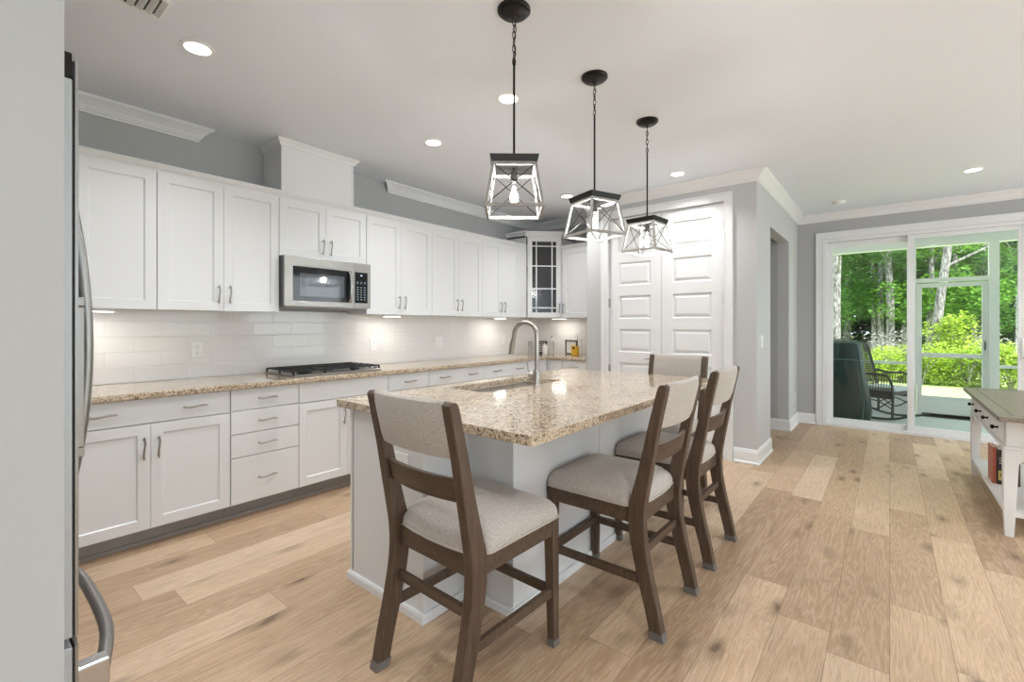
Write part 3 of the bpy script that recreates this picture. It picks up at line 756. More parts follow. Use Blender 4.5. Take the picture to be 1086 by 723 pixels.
# faucet
fc = thing('faucet', 'tall brushed nickel gooseneck faucet with side lever on the island', 'faucet', (-1.745, 2.385, .9145), .12)
MB().lathe([(.027, 0), (.027, .006), (.0235, .010), (.0235, .095), (.019, .104), (.016, .106)], n=24).build('base', NICKEL, fc, smooth=True)
R_ = .085; zt = .405 - R_ + .0
pts = [(0, 0, .10), (0, 0, .2), (0, 0, zt)]
for i in range(1, 13):
    a = PI * i / 12 * 1.0; pts.append((-R_ + R_ * math.cos(a), 0, zt + R_ * math.sin(a)))
pts.append((-2 * R_ - .006, 0, zt - .03))
MB().tube(pts, .0145, 14).build('spout', NICKEL, fc, smooth=True)
MB().tube([(-2 * R_ - .006, 0, zt - .028), (-2 * R_ - .014, 0, zt - .06), (-2 * R_ - .024, 0, zt - .125)], [.016, .018, .017], 14).build('spray_head', NICKEL, fc, smooth=True)
b = MB(); b.tube([(-.015, -.005, .070), (-.052, -.018, .070)], .0165, 14); b.tube([(-.045, -.016, .078), (-.052, -.019, .105), (-.055, -.02, .150)], [.007, .006, .005], 10)
b.build('lever', NICKEL, fc, smooth=True)

# ------------------------------------------------------------------ counter stools
def crv(pts, n=5):
    P = [Vector(p) for p in pts]; out = []
    for i in range(len(P) - 1):
        p0 = P[max(i - 1, 0)]; p1 = P[i]; p2 = P[i + 1]; p3 = P[min(i + 2, len(P) - 1)]
        for j in range(n):
            t = j / n; out.append(.5 * ((2 * p1) + (-p0 + p2) * t + (2 * p0 - 5 * p1 + 4 * p2 - p3) * t * t + (-p0 + 3 * p1 - 3 * p2 + p3) * t ** 3))
    out.append(P[-1]); return out
POST = [(-.288, .0, .054), (-.262, .12, .058), (-.232, .24, .062), (-.205, .37, .066), (-.196, .46, .070), (-.199, .53, .072), (-.214, .60, .064), (-.240, .72, .054), (-.268, .86, .046), (-.300, 1.0, .042), (-.311, 1.045, .038)]
def post_y(z):
    for a, b in zip(POST, POST[1:]):
        if z <= b[1]: t = (z - a[1]) / (b[1] - a[1]); return a[0] + (b[0] - a[0]) * t
    return POST[-1][0]
def make_stool(label):
    t = thing('counter_stool', label, 'chair', (0, 0, 0), 0, 'counter stools around the island')
    for s_ in (-1, 1):
        P = crv(POST, 4); loops = []; xc = s_ * .2135; hw = .0215
        P = [p for p in P if p.y >= .03] if False else P
        for p in P: loops.append([(xc - hw, p.x - p.z / 2, p.y), (xc + hw, p.x - p.z / 2, p.y), (xc + hw, p.x + p.z / 2, p.y), (xc - hw, p.x + p.z / 2, p.y)])
        lp = loops[-1]; c = P[-1]; loops.append([(x_, c.x + (y_ - c.x) * .45, 1.056) for x_, y_, z_ in lp])
        L = MB().loft(loops).build('leg', CHAIRW, t, bevel=.004, smooth=True)
        MB().hexa([(xc - hw - .001, -.317, .0005), (xc + hw + .001, -.317, .0005), (xc + hw + .001, -.258, .0005), (xc - hw - .001, -.258, .0005)],
                  [(xc - hw - .001, -.309, .032), (xc + hw + .001, -.309, .032), (xc + hw + .001, -.250, .032), (xc - hw - .001, -.250, .032)]).build('foot_cap', FOOTC, L)
    for s_ in (-1, 1):
        xo = s_ * .232; xi_t = s_ * .186; xi_b = s_ * .198
        L = MB().hexa([(xo, .262, 0), (xi_b, .262, 0), (xi_b, .228, 0), (xo, .228, 0)], [(xo, .262, .520), (xi_t, .262, .520), (xi_t, .216, .520), (xo, .216, .520)]).build('leg', CHAIRW, t, bevel=.003)
        e = .001
        MB().hexa([(xo + s_ * e, .263, .0005), (xi_b - s_ * e, .263, .0005), (xi_b - s_ * e, .227, .0005), (xo + s_ * e, .227, .0005)],
                  [(xo + s_ * e, .263, .030), (xi_b - s_ * e * 2, .263, .030), (xi_b - s_ * e * 2, .226, .030), (xo + s_ * e, .226, .030)]).build('foot_cap', FOOTC, L)
    b = MB(); az0, az1 = .455, .5205
    b.box(-.186, .186, .236, .258, az0, az1); b.box(-.192, .192, -.205, -.183, az0 - .01, az1)
    for s_ in (-1, 1): b.box(min(s_ * .205, s_ * .228), max(s_ * .205, s_ * .228), -.166, .218, az0, az1)
    b.build('seat_frame', CHAIRX, t, bevel=.002)
    # stretchers
    for s_ in (-1, 1): MB().bar((s_ * .2135, .232, .222), (s_ * .2135, -.215, .222), .020, .036).build('stretcher', CHAIRW, t, bevel=.002)
    MB().bar((-.195, .240, .222), (.195, .240, .222), .020, .036).build('stretcher', CHAIRX, t, bevel=.002)
    MB().bar((-.193, -.208, .330), (.193, -.208, .330), .020, .036).build('stretcher', CHAIRX, t, bevel=.002)
    # ladder rail
    def curved(z0, z1, th, bow, n=14, hw=.1925, top_bow=0.0, lean=0.0):
        loops = []
        for i in range(n + 1):
            x_ = -hw + 2 * hw * i / n; k_ = 1 - (x_ / hw) ** 2; by = -bow * k_; zt_ = z1 + top_bow * k_
            ya_, yb_ = post_y(z0), post_y(z1)
            loops.append([(x_, ya_ + by - th / 2, z0), (x_, ya_ + by + th / 2, z0), (x_, yb_ + by + th / 2 + lean, zt_), (x_, yb_ + by - th / 2, zt_)])
        return MB().loft(loops)
    curved(.712, .795, .020, .024).build('back_rail', CHAIRX, t, bevel=.003, smooth=True)
    # padded back
    n = 16; hw = .1945; loops = []
    for i in range(n + 1):
        x_ = -hw + 2 * hw * i / n; k_ = 1 - (x_ / hw) ** 2; by = -.020 * k_ - .001; sec = []
        ed = .72 + .28 * min(1, (1 - abs(x_) / hw) * 5)
        for (zz_, w2) in ((.862, .004), (.866, .018), (.90, .025), (.96, .027), (1.02, .025), (1.052, .017), (1.060, .005)): sec.append((post_y(zz_) + by + w2 * ed, zz_))
        for (zz_, w2) in ((1.060, .005), (1.052, .016), (1.02, .022), (.96, .023), (.90, .022), (.866, .016), (.862, .004)): sec.append((post_y(zz_) + by - w2 * ed, zz_))
        loops.append([(x_, y_, z_) for y_, z_ in sec])
    MB().loft(loops).build('backrest', LINEN, t, smooth=True)
    # seat cushion
    out = []
    fr = rrect(-.236, .236, -.168, .270, .035, 5)
    for x_, y_ in fr:
        if y_ > .1: y_ += .006 * (1 - (x_ / .236) ** 2)
        out.append((x_, y_))
    # back edge runs between the posts
    pts = []
    for i, (x_, y_) in enumerate(out):
        pts.append((x_, y_))
        if i == len(out) - 1: pass
    start = [(-.19, -.168), (-.187, -.200), (-.10, -.212), (0, -.216), (.10, -.212), (.187, -.200), (.19, -.168)]
    pts = [p for p in pts]
    pts = pts[:0] + start + pts
    def ring(sc, z): return [(x_ * sc, .04 + (y_ - .04) * sc, z) for x_, y_ in pts]
    b = MB().loft([ring(.965, .521), ring(.995, .524), ring(1.0, .536), ring(.995, .550), ring(.97, .566), ring(.91, .583), ring(.80, .598), ring(.62, .608), ring(.38, .613), ring(.12, .615)])
    b.build('seat', LINEN, t, smooth=True)
    MB().tube(ring(1.003, .5255), .0045, 6, True).build('piping', PIPE, t, smooth=True)
    return t
s1 = make_stool('brown wood counter stool at the near end of the island, closest to the camera')
def place(o, x, y, rz): o.location = (x, y, 0); o.rotation_euler = (0, 0, rz)
place(s1, -1.283, 1.325, math.radians(-1.5))
for lab, x, y, rz in (('nearer of the two brown wood counter stools on the long side of the island', -1.03, 2.082, math.radians(90)),
                      ('farther of the two brown wood counter stools on the long side of the island', -1.03, 2.80, math.radians(90)),
                      ('brown wood counter stool at the far end of the island, backed by the pantry doors', -1.345, 3.49, math.radians(180))):
    c = copy_tree(s1); c['label'] = lab; place(c, x, y, rz)

# ------------------------------------------------------------------ pendants
def make_pendant(label):
    t = thing('pendant_light', label, 'pendant light', (0, 0, CZ - .0005), 0, 'three farmhouse pendants over the island')
    # local z measured down from the ceiling
    MB().lathe([(.0755, 0), (.0755, -.010), (.066, -.013), (.066, -.020), (.050, -.030), (.012, -.034), (.008, -.045)], n=32).build('canopy', BLACKM, t, smooth=True)
    b = MB(); z = -.040; i = 0
    while z > -.235:
        a = (i % 2) * PI / 2 + .4; pts = []
        for q in range(14):
            an = 2 * PI * q / 14; rr = .0075 * math.cos(an); hz_ = .019 * math.sin(an)
            pts.append((rr * math.cos(a), rr * math.sin(a), z - .018 + hz_))
        b.tube(pts, .0022, 6, True); z -= .0305; i += 1
    b.build('chain', BLACKM, t, smooth=True)
    MB().tube([(.004, .003, -.04), (.010, .004, -.09), (-.004, .006, -.15), (.008, 0, -.20), (0, 0, -.245)], .0022, 6).build('cord', BLACKM, t)
    MB().tube([(0, 0, -.235), (0, 0, -.705)], .0052, 10).build('rod', BLACKM, t, smooth=True)
    zc = -.70; ht, hb_ = .108, .100
    sq = lambda h_, z_: [(-h_, -h_, z_), (h_, -h_, z_), (h_, h_, z_), (-h_, h_, z_)]
    MB().loft([sq(.020, zc + .008), sq(.022, zc + .0005), sq(ht, zc), sq(hb_, zc - .030)]).build('cap', BLACKM, t)
    z1, z0, a1, a0 = zc - .0305, zc - .233, .092, .124
    b = MB(); bw = .012
    for sx_ in (-1, 1):
        for sy_ in (-1, 1): b.bar((sx_ * a1, sy_ * a1, z1), (sx_ * a0, sy_ * a0, z0), bw, bw, (sx_, 0, 0))
    for z_, a_ in ((z1 - .006, a1), (z0 + .006, a0)):
        for s_ in (-1, 1):
            b.bar((-a_ - bw / 2, s_ * a_, z_), (a_ + bw / 2, s_ * a_, z_), bw, bw + .002); b.bar((s_ * a_, -a_ + bw / 2, z_), (s_ * a_, a_ - bw / 2, z_), bw, bw + .002)
    b.build('wood_frame', PENDW, t)
    for rot in range(4):
        M = Matrix.Rotation(rot * PI / 2, 4, 'Z'); b = MB()
        for s_ in (-1, 1): b.tube([(s_ * (a1 - .004), -a1, z1 - .01), (-s_ * (a0 - .004), -a0, z0 + .012)], .0021, 6)
        b.xf(M).build('cross_wire', BLACKM, t)
    b = MB(); b.lathe([(.016, 0), (.016, -.045), (.012, -.05)], (0, 0, zc - .045), 16); b.lathe([(.006, 0), (.006, -.04)], (0, 0, zc - .005), 10)
    b.bar((-.085, 0, zc - .055), (.085, 0, zc - .055), .010, .008)
    b.build('socket', mat('socket_grey', (.12, .11, .10), .4, .7) if 'socket_grey' not in MATS else MATS['socket_grey'], t, smooth=True)
    b = MB().lathe([(.011, 0), (.013, -.015), (.022, -.045), (.026, -.070), (.022, -.092), (.010, -.104), (.001, -.107)], (0, 0, zc - .095), 20)
    bl = b.build('bulb', BULBGL, t, smooth=True)
    b = MB()
    for q in range(6):
        a = q * PI / 3; b.tube([(.004 * math.cos(a), .004 * math.sin(a), zc - .112), (.011 * math.cos(a), .011 * math.sin(a), zc - .150), (.008 * math.cos(a), .008 * math.sin(a), zc - .185)], .0022, 6)
    b.build('filament', BULB, bl)
    d = bpy.data.lights.new('pendant_lamp', 'POINT'); d.energy = PEND_W; d.shadow_soft_size = .03; d.color = WARM
    lo = bpy.data.objects.new('pendant_lamp', d); C.collection.objects.link(lo); lo.parent = t; lo.location = (0, 0, zc - .150)
    return t
p1 = make_pendant('black and weathered wood cage pendant nearest the camera, seen face on')
brg = math.atan2(1.648, -1.335)
p1.location.x, p1.location.y = -1.335, 1.648; p1.rotation_euler = (0, 0, brg - PI / 2 + .02)
for lab, y_, rot in (('black and weathered wood cage pendant in the middle of the three', 2.39, math.radians(45 - 6)), ('black and weathered wood cage pendant farthest from the camera', 3.145, math.radians(45 + 17))):
    c = copy_tree(p1); c['label'] = lab; c.location = (-1.332, y_, CZ - .0005)
    c.rotation_euler = (0, 0, math.atan2(y_, -1.332) - PI / 2 + (rot if True else 0))

# ------------------------------------------------------------------ recessed lights, vent, detector
cans = [(-2.80, .83, 'recessed ceiling light above the left wall cabinets, nearest the refrigerator'), (-1.885, 2.27, 'recessed ceiling light seen behind the nearest pendant rod'),
        (-2.80, 2.44, 'recessed ceiling light in front of the vent chase'), (-1.57, 4.42, 'recessed ceiling light in front of the pantry doors'),
        (.60, 6.05, 'recessed ceiling light in front of the sliding door'), (-2.80, 4.40, 'recessed ceiling light near the corner cabinet')]
fill_cans = [(-1.885, .38), (-.45, -1.0), (.60, 3.4), (.60, .8), (2.4, 3.4), (2.4, .8), (-.45, -2.7), (1.4, -1.9), (2.4, 6.05)]  # cans added out of view as fill light
t0 = None
def can(x_, y_, lab):
    t = thing('recessed_light', lab, 'light', (x_, y_, CZ - .0005), 0, 'recessed ceiling lights')
    b = MB().lathe([(.078, 0), (.078, -.004), (.060, -.006), (.056, -.001)], n=32); b.build('trim_ring', PLASTIC_W, t, smooth=True)
    MB().lathe([(.057, -.0015), (.056, -.0045), (.001, -.005)], n=32).build('lens', LAMPG, t)
    d = bpy.data.lights.new('recessed_lamp', 'AREA'); d.shape = 'DISK'; d.size = .11; d.energy = CAN_W; d.color = WARM; d.spread = math.radians(125)
    lo = bpy.data.objects.new('recessed_lamp', d); C.collection.objects.link(lo); lo.parent = t; lo.location = (0, 0, -.010)
    return t
for x_, y_, lab in cans: can(x_, y_, lab)
for x_, y_ in fill_cans: can(x_, y_, 'recessed ceiling light outside the picture')
v_ = thing('ceiling_vent', 'white slatted air vent in the ceiling at the top left', 'vent', (-2.575, .490, CZ - .0005), 0)
b = MB()
for a in ((-.09, -.075, -.15, .15), (.075, .09, -.15, .15), (-.075, .075, -.15, -.135), (-.075, .075, .135, .15)): b.box(*a, -.008, 0)
b.build('frame', PLASTIC_W, v_)
MB().box(-.075, .075, -.135, .135, -.001, 0).build('backing', SLOT, v_)
for i in range(8):
    y_ = -.118 + i * .034
    MB().hexa([(-.075, y_, -.001), (.075, y_, -.001), (.075, y_ + .003, -.001), (-.075, y_ + .003, -.001)], [(-.075, y_ + .018, -.014), (.075, y_ + .018, -.014), (.075, y_ + .021, -.014), (-.075, y_ + .021, -.014)]).build('slat', PLASTIC_W, v_)
sm = thing('smoke_detector', 'small round white smoke detector on the ceiling by the sliding door', 'smoke detector', (-.455, 6.60, CZ - .0005))
MB().lathe([(.065, 0), (.065, -.010), (.055, -.012), (.055, -.028), (.035, -.036), (.001, -.037)], n=28).build('housing', PLASTIC_W, sm, smooth=True)
MB().lathe([(.012, 0), (.012, -.003)], (.02, 0, -.0375), 12).build('test_button', TRIM, sm)

# ------------------------------------------------------------------ refrigerator
fr = thing('refrigerator', 'stainless french door refrigerator seen edge on at the left', 'refrigerator', (-1.668, 0, 0))
hw = .452
MB().box(-hw, hw, -.70, .100, .03, 1.785).build('body', FRSIDE, fr, bevel=.004)
MB().box(-hw + .02, hw - .02, -.66, .09, 0, .0295).build('base_grille', GAP, fr)
def fdoor(nm, x0, x1, z0, z1):
    b = MB().box(x0, x1, .108, .1530, z0, z1 - (.038 if z1 > 1 else 0)); o = b.build(nm, FRSIDE, fr, bevel=.003)
    n = 8; loops = []
    for z_ in (z0, z1):
        lp = []
        for i in range(n + 1):
            u = i / n; x_ = x0 + (x1 - x0) * u; ed = min(1, min(u, 1 - u) * 12); lp.append((x_, .1615 + .0075 * math.sqrt(ed), z_))
        lp += [(x1, .1565, z_), (x0, .1565, z_)]; loops.append(lp)
    MB().loft(loops).build('steel_skin', FRSTEEL, o, smooth=True)
    MB().box(x0 + .003, x1 - .003, .1531, .1555, z0 + .003, z1 - .003).build('groove', GAP, o)
    return o
dn = fdoor('door', .002, hw, .70, 1.812); df = fdoor('door', -hw, -.002, .70, 1.812); dd = fdoor('freezer_drawer', -hw, hw, .06, .682)
def bow(parent, pts, r=.012):
    b = MB().tube(crv(pts, 5), r, 10); return b.build('handle', FRSTEEL, parent, smooth=True)
for o, hx in ((dn, .045), (df, -.045)):
    bow(o, [(hx, .165, 1.70), (hx, .192, 1.66), (hx, .222, 1.45), (hx, .232, 1.25), (hx, .222, 1.05), (hx, .192, .86), (hx, .165, .82)], .013)
bow(dd, [(-.40, .165, .565), (-.385, .205, .565), (-.2, .245, .565), (0, .252, .565), (.2, .245, .565), (.355, .212, .565)], .014)
b = MB().box(.340, .375, .165, .222, .535, .592); b.build('handle_bracket', CHROME, dd, bevel=.004)
b = MB().box(-.40, -.375, .165, .215, .54, .59); b.build('handle_bracket', CHROME, dd, bevel=.004)
b = MB(); b.box(.12, .34, .166, .186, 1.02, 1.04); b.box(.12, .34, .166, .186, 1.34, 1.36); b.box(.12, .14, .166, .186, 1.04, 1.34); b.box(.32, .34, .166, .186, 1.04, 1.34)
b.build('dispenser_surround', STEEL, dn, bevel=.003)
MB().box(.14, .32, .1655, .170, 1.04, 1.34).build('dispenser_panel', BLKGLASS, dn)
for s_ in (1, -1):
    x0, x1 = sorted((s_ * hw, s_ * (hw - .09)))
    MB().box(x0, x1, .104, .1525, 1.7755, 1.8235).box(x0, x1, .02, .104, 1.7855, 1.8235).build('hinge_cover', BLACKM, fr, bevel=.002)

# ------------------------------------------------------------------ console table
ct = thing('console_table', 'white farmhouse console table with a brown wood top and small black knobs', 'table', (0, 0, 0))
cx0, cx1, cy0, cy1, ctz = .545, 1.10, 4.13, 5.66, .75
PAINT = mat('table_paint', (.80, .79, .77), .45)
MB().prism(rrect(.508, 1.137, 4.03, 5.76, .012, 3), ctz - .030, ctz).build('top', TABTOP, ct, bevel=.004)
b = MB().box(.508 + .07, .508 + .073, 4.03 + .08, 5.76 - .08, ctz, ctz + .0006); b.box(.508, 1.137, 4.11, 4.113, ctz, ctz + .0006); b.box(.508, 1.137, 5.677, 5.68, ctz, ctz + .0006)
b.build('breadboard_lines', GAP, ct)
MB().box(cx0 + .012, cx1 - .012, cy0 + .012, cy1 - .012, .555, ctz - .0305).build('drawer_case', PAINT, ct, bevel=.002)
MB().box(cx0, cx1, cy0, cy1, .535, .5545).build('apron_moulding', PAINT, ct, bevel=.004)
lw = .065
for (lx, ly) in ((cx0, cy0), (cx0, cy1 - lw), (cx1 - lw, cy0), (cx1 - lw, cy1 - lw)):
    sx_ = 1 if lx == cx0 else -1; sy_ = 1 if ly == cy0 else -1
    ox = lx if sx_ > 0 else lx + lw; oy = ly if sy_ > 0 else ly + lw
    def sqr(wd, z_, o1=0): return [(ox + sx_ * o1, oy + sy_ * o1, z_), (ox + sx_ * (o1 + wd), oy + sy_ * o1, z_), (ox + sx_ * (o1 + wd), oy + sy_ * (o1 + wd), z_), (ox + sx_ * o1, oy + sy_ * (o1 + wd), z_)]
    MB().loft([sqr(.040, 0, .006), sqr(.052, .16, .0), sqr(lw, .45), sqr(lw, .5345)]).build('leg', PAINT, ct, bevel=.003)
b = MB()
for x_ in (cx0 + .012, cx1 - .034):   # arched brackets along the long sides
    n = 24
    for (ya_, yb_) in ((cy0 + lw, cy1 - lw),):
        top = .5345
        for i in range(n):
            u0, u1 = i / n, (i + 1) / n; hh_ = lambda u: .012 + .075 * max(0, 1 - min(u, 1 - u) / .10) ** 2
            y0_, y1_ = ya_ + (yb_ - ya_) * u0, ya_ + (yb_ - ya_) * u1
            b.hexa([(x_, y0_, top - hh_(u0)), (x_ + .022, y0_, top - hh_(u0)), (x_ + .022, y0_, top), (x_, y0_, top)], [(x_, y1_, top - hh_(u1)), (x_ + .022, y1_, top - hh_(u1)), (x_ + .022, y1_, top), (x_, y1_, top)])
for y_ in (cy0 + .012, cy1 - .034):
    n = 14
    for i in range(n):
        u0, u1 = i / n, (i + 1) / n; hh_ = lambda u: .012 + .075 * max(0, 1 - min(u, 1 - u) / .24) ** 2
        xa_ = cx0 + lw; xb_ = cx1 - lw; x0_, x1_ = xa_ + (xb_ - xa_) * u0, xa_ + (xb_ - xa_) * u1; top = .5345
        b.hexa([(x0_, y_, top - hh_(u0)), (x0_, y_ + .022, top - hh_(u0)), (x0_, y_ + .022, top), (x0_, y_, top)], [(x1_, y_, top - hh_(u1)), (x1_, y_ + .022, top - hh_(u1)), (x1_, y_ + .022, top), (x1_, y_, top)])
b.build('arched_apron', PAINT, ct)
for y0_, y1_ in ((cy0 + .05, (cy0 + cy1) / 2 - .01), ((cy0 + cy1) / 2 + .01, cy1 - .05)):
    o = MB().box(cx0 + .002, cx0 + .0118, y0_, y1_, .572, .705).build('drawer_front', PAINT, ct, bevel=.002)
    for fy_ in (.22, .78):
        MB().lathe([(.010, 0), (.006, -.008), (.006, -.016), (.014, -.022), (.015, -.030), (.008, -.036), (.001, -.037)], (cx0 + .0015, y0_ + (y1_ - y0_) * fy_, .638), 16, 'x').build('knob', BLACKM, o, smooth=True)
MB().box(cx0 + .008, cx1 - .008, cy0 + .008, cy1 - .008, .125, .150).build('shelf', PAINT, ct, bevel=.003)
# books on the shelf
def book(x0, y0, th, dp, h, col, lab, spine=None, rz=0.0):
    t = thing('book', lab, 'book', (x0, y0, .1505), rz, 'books standing on the console table shelf')
    mc = mat('book_cover_%d' % int(y0 * 1000 + x0 * 10), col, .45)
    # spine faces -x, thickness along y
    b = MB(); b.box(0, dp, 0, .003, 0, h); b.box(0, dp, th - .003, th, 0, h); b.box(0, .003, .003, th - .003, 0, h); b.build('cover', mc, t)
    MB().box(.0035, dp - .004, .0035, th - .0035, .003, h - .004).build('pages', mat('paper_%d' % int(y0 * 1000 + x0 * 10), (.78, .74, .65), .8), t)
    return t
bk = [(.602, 4.83, .022, .19, .262, (.45, .13, .08), 'orange red hardback at the outer end of the row'),
      (.645, 4.82, .040, .19, .250, (.045, .03, .028), 'black hardback with a yellow block lettered P'),
      (.680, 4.84, .032, .18, .240, (.25, .07, .05), 'dark red hardback next to the black one'),
      (.720, 4.83, .036, .18, .225, (.12, .075, .05), 'brown hardback at the inner end of the row')]
for bb in bk:
    t = book(*bb[:6], bb[6] + ' on the console shelf', None, PI / 2)
    if 'lettered P' in bb[6]:
        MB().box(-.0008, -.0002, .003, .035, .03, .10).build('yellow_block', mat('yellow_print', (.70, .55, .15), .5), t)
        MS = lambda z_: Matrix.Translation((-.0016, .019, z_)) @ Matrix.Rotation(-PI / 2, 4, 'Z') @ Matrix.Rotation(PI / 2, 4, 'X')
        text_mesh('P', .045, MATS['outlet_slot'], t, M=MS(.065))
        for z_ in (.150, .168, .186): MB().box(-.0008, -.0002, .007, .031, z_, z_ + .009).build('print_line', mat('cover_print_%d' % int(z_ * 1000), (.55, .45, .38), .6), t)
# dark basket
bt = thing('wicker_basket', 'dark brown woven basket on the console table shelf', 'basket', (.86, 4.36, .1505))
b = MB()
for i in range(11):
    z_ = .006 + i * .016; a_ = .12 + .018 * math.sin(i / 10 * 2.6); q = []
    for j in range(40):
        an = 2 * PI * j / 40; rr = a_ + .004 * math.cos(an * 20 + i * PI); q.append((rr * 1.15 * math.cos(an), rr * math.sin(an), z_))
    b.tube(q, .008, 6, True)
b.build('woven_side', mat('dark_wicker', (.055, .035, .028), .7), bt, smooth=True)
MB().lathe([(.118, 0), (.118, .010)], n=24).build('bottom', MATS['dark_wicker'], bt)

# ------------------------------------------------------------------ things on the back counter
CT = .9145
cl = thing('glass_canister', 'narrow grey glass block left of the dark sign', 'canister', (-3.74, 4.97, CT))
MB().box(-.022, .022, -.03, .03, 0, .165).build('glass_body', mat('grey_glass', (.42, .42, .42), .15, .2), cl, bevel=.004)
MB().box(-.024, .024, -.032, .032, .166, .178).build('lid', NICKEL, cl, bevel=.003)
sg = thing('word_sign', 'small dark framed sign with white writing behind the faucet', 'sign', (-3.66, 5.10, CT), .50)
MB().box(-.082, .082, -.010, .010, 0, .175).build('board', mat('dark_sign', (.055, .035, .03), .6), sg, bevel=.002)
b = MB()
for r in range(5):
    z_ = .148 - r * .028; x_ = -.058
    random.seed(30 + r)
    while x_ < .05:
        l_ = random.uniform(.008, .022); b.box(x_, min(x_ + l_, .058), -.0112, -.0102, z_ - .004 - random.uniform(0, .003), z_ + .005); x_ += l_ + .006
b.build('writing', PLASTIC_W, sg)
jr = thing('soap_jar', 'short white ceramic jar beside the bottle', 'jar', (-3.535, 5.02, CT))
MB().lathe([(.034, 0), (.036, .01), (.036, .11), (.028, .122)], n=24).build('body', mat('white_ceramic', (.72, .69, .66), .3), jr, smooth=True)
MB().lathe([(.030, .1225), (.030, .134), (.010, .140)], n=24).build('lid', MATS['white_ceramic'], jr, smooth=True)
bo = thing('stoneware_bottle', 'tall pale grey stoneware bottle on the back counter', 'bottle', (-3.455, 5.05, CT))
MB().lathe([(.040, 0), (.042, .01), (.042, .165), (.034, .195), (.016, .212), (.014, .228)], n=24).build('body', mat('stoneware', (.46, .44, .41), .4), bo, smooth=True)
MB().tube([(0, 0, .2285), (0, 0, .242), (.01, 0, .248), (.03, 0, .246)], [.012, .008, .007, .005], 10).build('stopper', NICKEL, bo, smooth=True)
pf = thing('picture_frame', 'dark framed print with a white mat on the back counter', 'picture frame', (-3.29, 5.28, CT), -.05)
b = MB(); b.box(-.095, .095, -.010, .006, 0, .018); b.box(-.095, .095, -.010, .006, .172, .19); b.box(-.095, -.077, -.010, .006, .018, .172); b.box(.077, .095, -.010, .006, .018, .172)
b.build('frame', mat('dark_frame', (.09, .065, .055), .5), pf)
MB().box(-.077, .077, -.004, .004, .018, .172).build('print', mat('print_paper', (.82, .80, .77), .6), pf)
b = MB()
for r in range(3): b.box(-.035 + r * .008, .035 - r * .01, -.0050, -.0042, .078 + r * .018, .083 + r * .018)
b.build('faint_lettering', mat('grey_print', (.5, .47, .45), .7), pf)
sf = thing('sunflower_tin', 'yellow tin with a sunflower picture in front of the framed print', 'tin', (-3.165, 5.17, CT))
YEL = mat('sunflower_yellow', (.72, .42, .03), .4); DKB = mat('seed_brown', (.09, .04, .015), .6)
MB().box(-.042, .042, -.030, .030, 0, .115).build('tin', YEL, sf, bevel=.006)
b = MB()
for q in range(14):
    a = 2 * PI * q / 14; c_, s_ = math.cos(a), math.sin(a)
    b.loft([[(.014 * c_ - .007 * s_, -.032, .095 + .014 * s_ + .007 * c_), (.050 * c_, -.034, .095 + .050 * s_), (.014 * c_ + .007 * s_, -.032, .095 + .014 * s_ - .007 * c_)],
            [(.014 * c_ - .007 * s_, -.036, .095 + .014 * s_ + .007 * c_), (.050 * c_, -.037, .095 + .050 * s_), (.014 * c_ + .007 * s_, -.036, .095 + .014 * s_ - .007 * c_)]])
b.build('petals', mat('petal_yellow', (.85, .55, .05), .5), sf)
MB().lathe([(.018, 0), (.018, -.006), (.010, -.010)], (0, -.0365, .095), 16, 'y').build('flower_centre', DKB, sf)
tb = thing('candle', 'slim white candle standing behind the sunflower tin', 'candle', (-3.125, 5.24, CT))
MB().lathe([(.012, 0), (.012, .20), (.004, .204)], n=16).build('wax', PLASTIC_W, tb, smooth=True)
MB().tube([(0, 0, .204), (.001, 0, .214)], .0012, 6).build('wick', SLOT, tb)

# ------------------------------------------------------------------ screened porch
PAINTP = mat('porch_white', (.84, .85, .83), .5)
CONC = mat('porch_concrete', (.42, .50, .49), .7); k = N(CONC); k.color(k.mix(k.noise(k.obj(), 6, 4), (.44, .48, .47), (.58, .62, .60)))
YP = 9.0
struct(MB().box(-3.5, 4.2, BY + .15, YP + .15, -.14, -.02).build('floor_porch', CONC), 'pale concrete porch floor beyond the sliding door', 'floor')
m = mat('beadboard', (.62, .70, .68), .5); k = N(m); xx = k.sep(k.obj())[0]
fr_ = k.math('FRACT', k.math('MULTIPLY', xx, 14.0)); k.color(k.mix(k.math('LESS_THAN', fr_, .12), (.80, .82, .80), (.50, .54, .52)))
struct(MB().box(-3.5, 4.2, BY + .15, YP + .35, 2.56, 2.66).build('ceiling_porch', m), 'pale beadboard porch ceiling', 'ceiling')
t = thing('porch_screen_frame', 'white wooden screen framing along the outer edge of the porch', 'frame', (0, 0, 0))
MB().box(-3.5, 4.2, YP - .02, YP + .12, 2.44, 2.5595).build('header_beam', PAINTP, t)
b = MB().box(-3.5, .20, YP, YP + .08, -.0195, .27).box(1.05, 4.2, YP, YP + .08, -.0195, .27); b.build('kick_board', PAINTP, t)
b = MB().box(-3.5, .20, YP - .02, YP + .10, .2705, .30).box(1.05, 4.2, YP - .02, YP + .10, .2705, .30); b.build('sill_cap', PAINTP, t)
for px_ in (-3.4, -1.9, .20, 1.05, 2.6, 4.05): MB().box(px_, px_ + .10, YP - .01, YP + .09, .3005 if px_ not in (.2, 1.05) else -.0195, 2.4395).build('post', PAINTP, t)
for a_, c_ in ((-3.3, -1.9), (-1.8, .20), (1.15, 2.6), (2.7, 4.05)): MB().box(a_, c_, YP + .02, YP + .06, .72, .76).build('rail', PAINTP, t)
sdr = thing('screen_door', 'white framed porch screen door with a kick panel', 'door', (.30, YP, -.0195))
b = MB(); b.box(.005, .065, .02, .055, .01, 1.93); b.box(.685, .745, .02, .055, .01, 1.93); b.box(.065, .685, .02, .055, 1.87, 1.93); b.box(.065, .685, .02, .055, .86, .92); b.box(.065, .685, .02, .055, .01, .10)
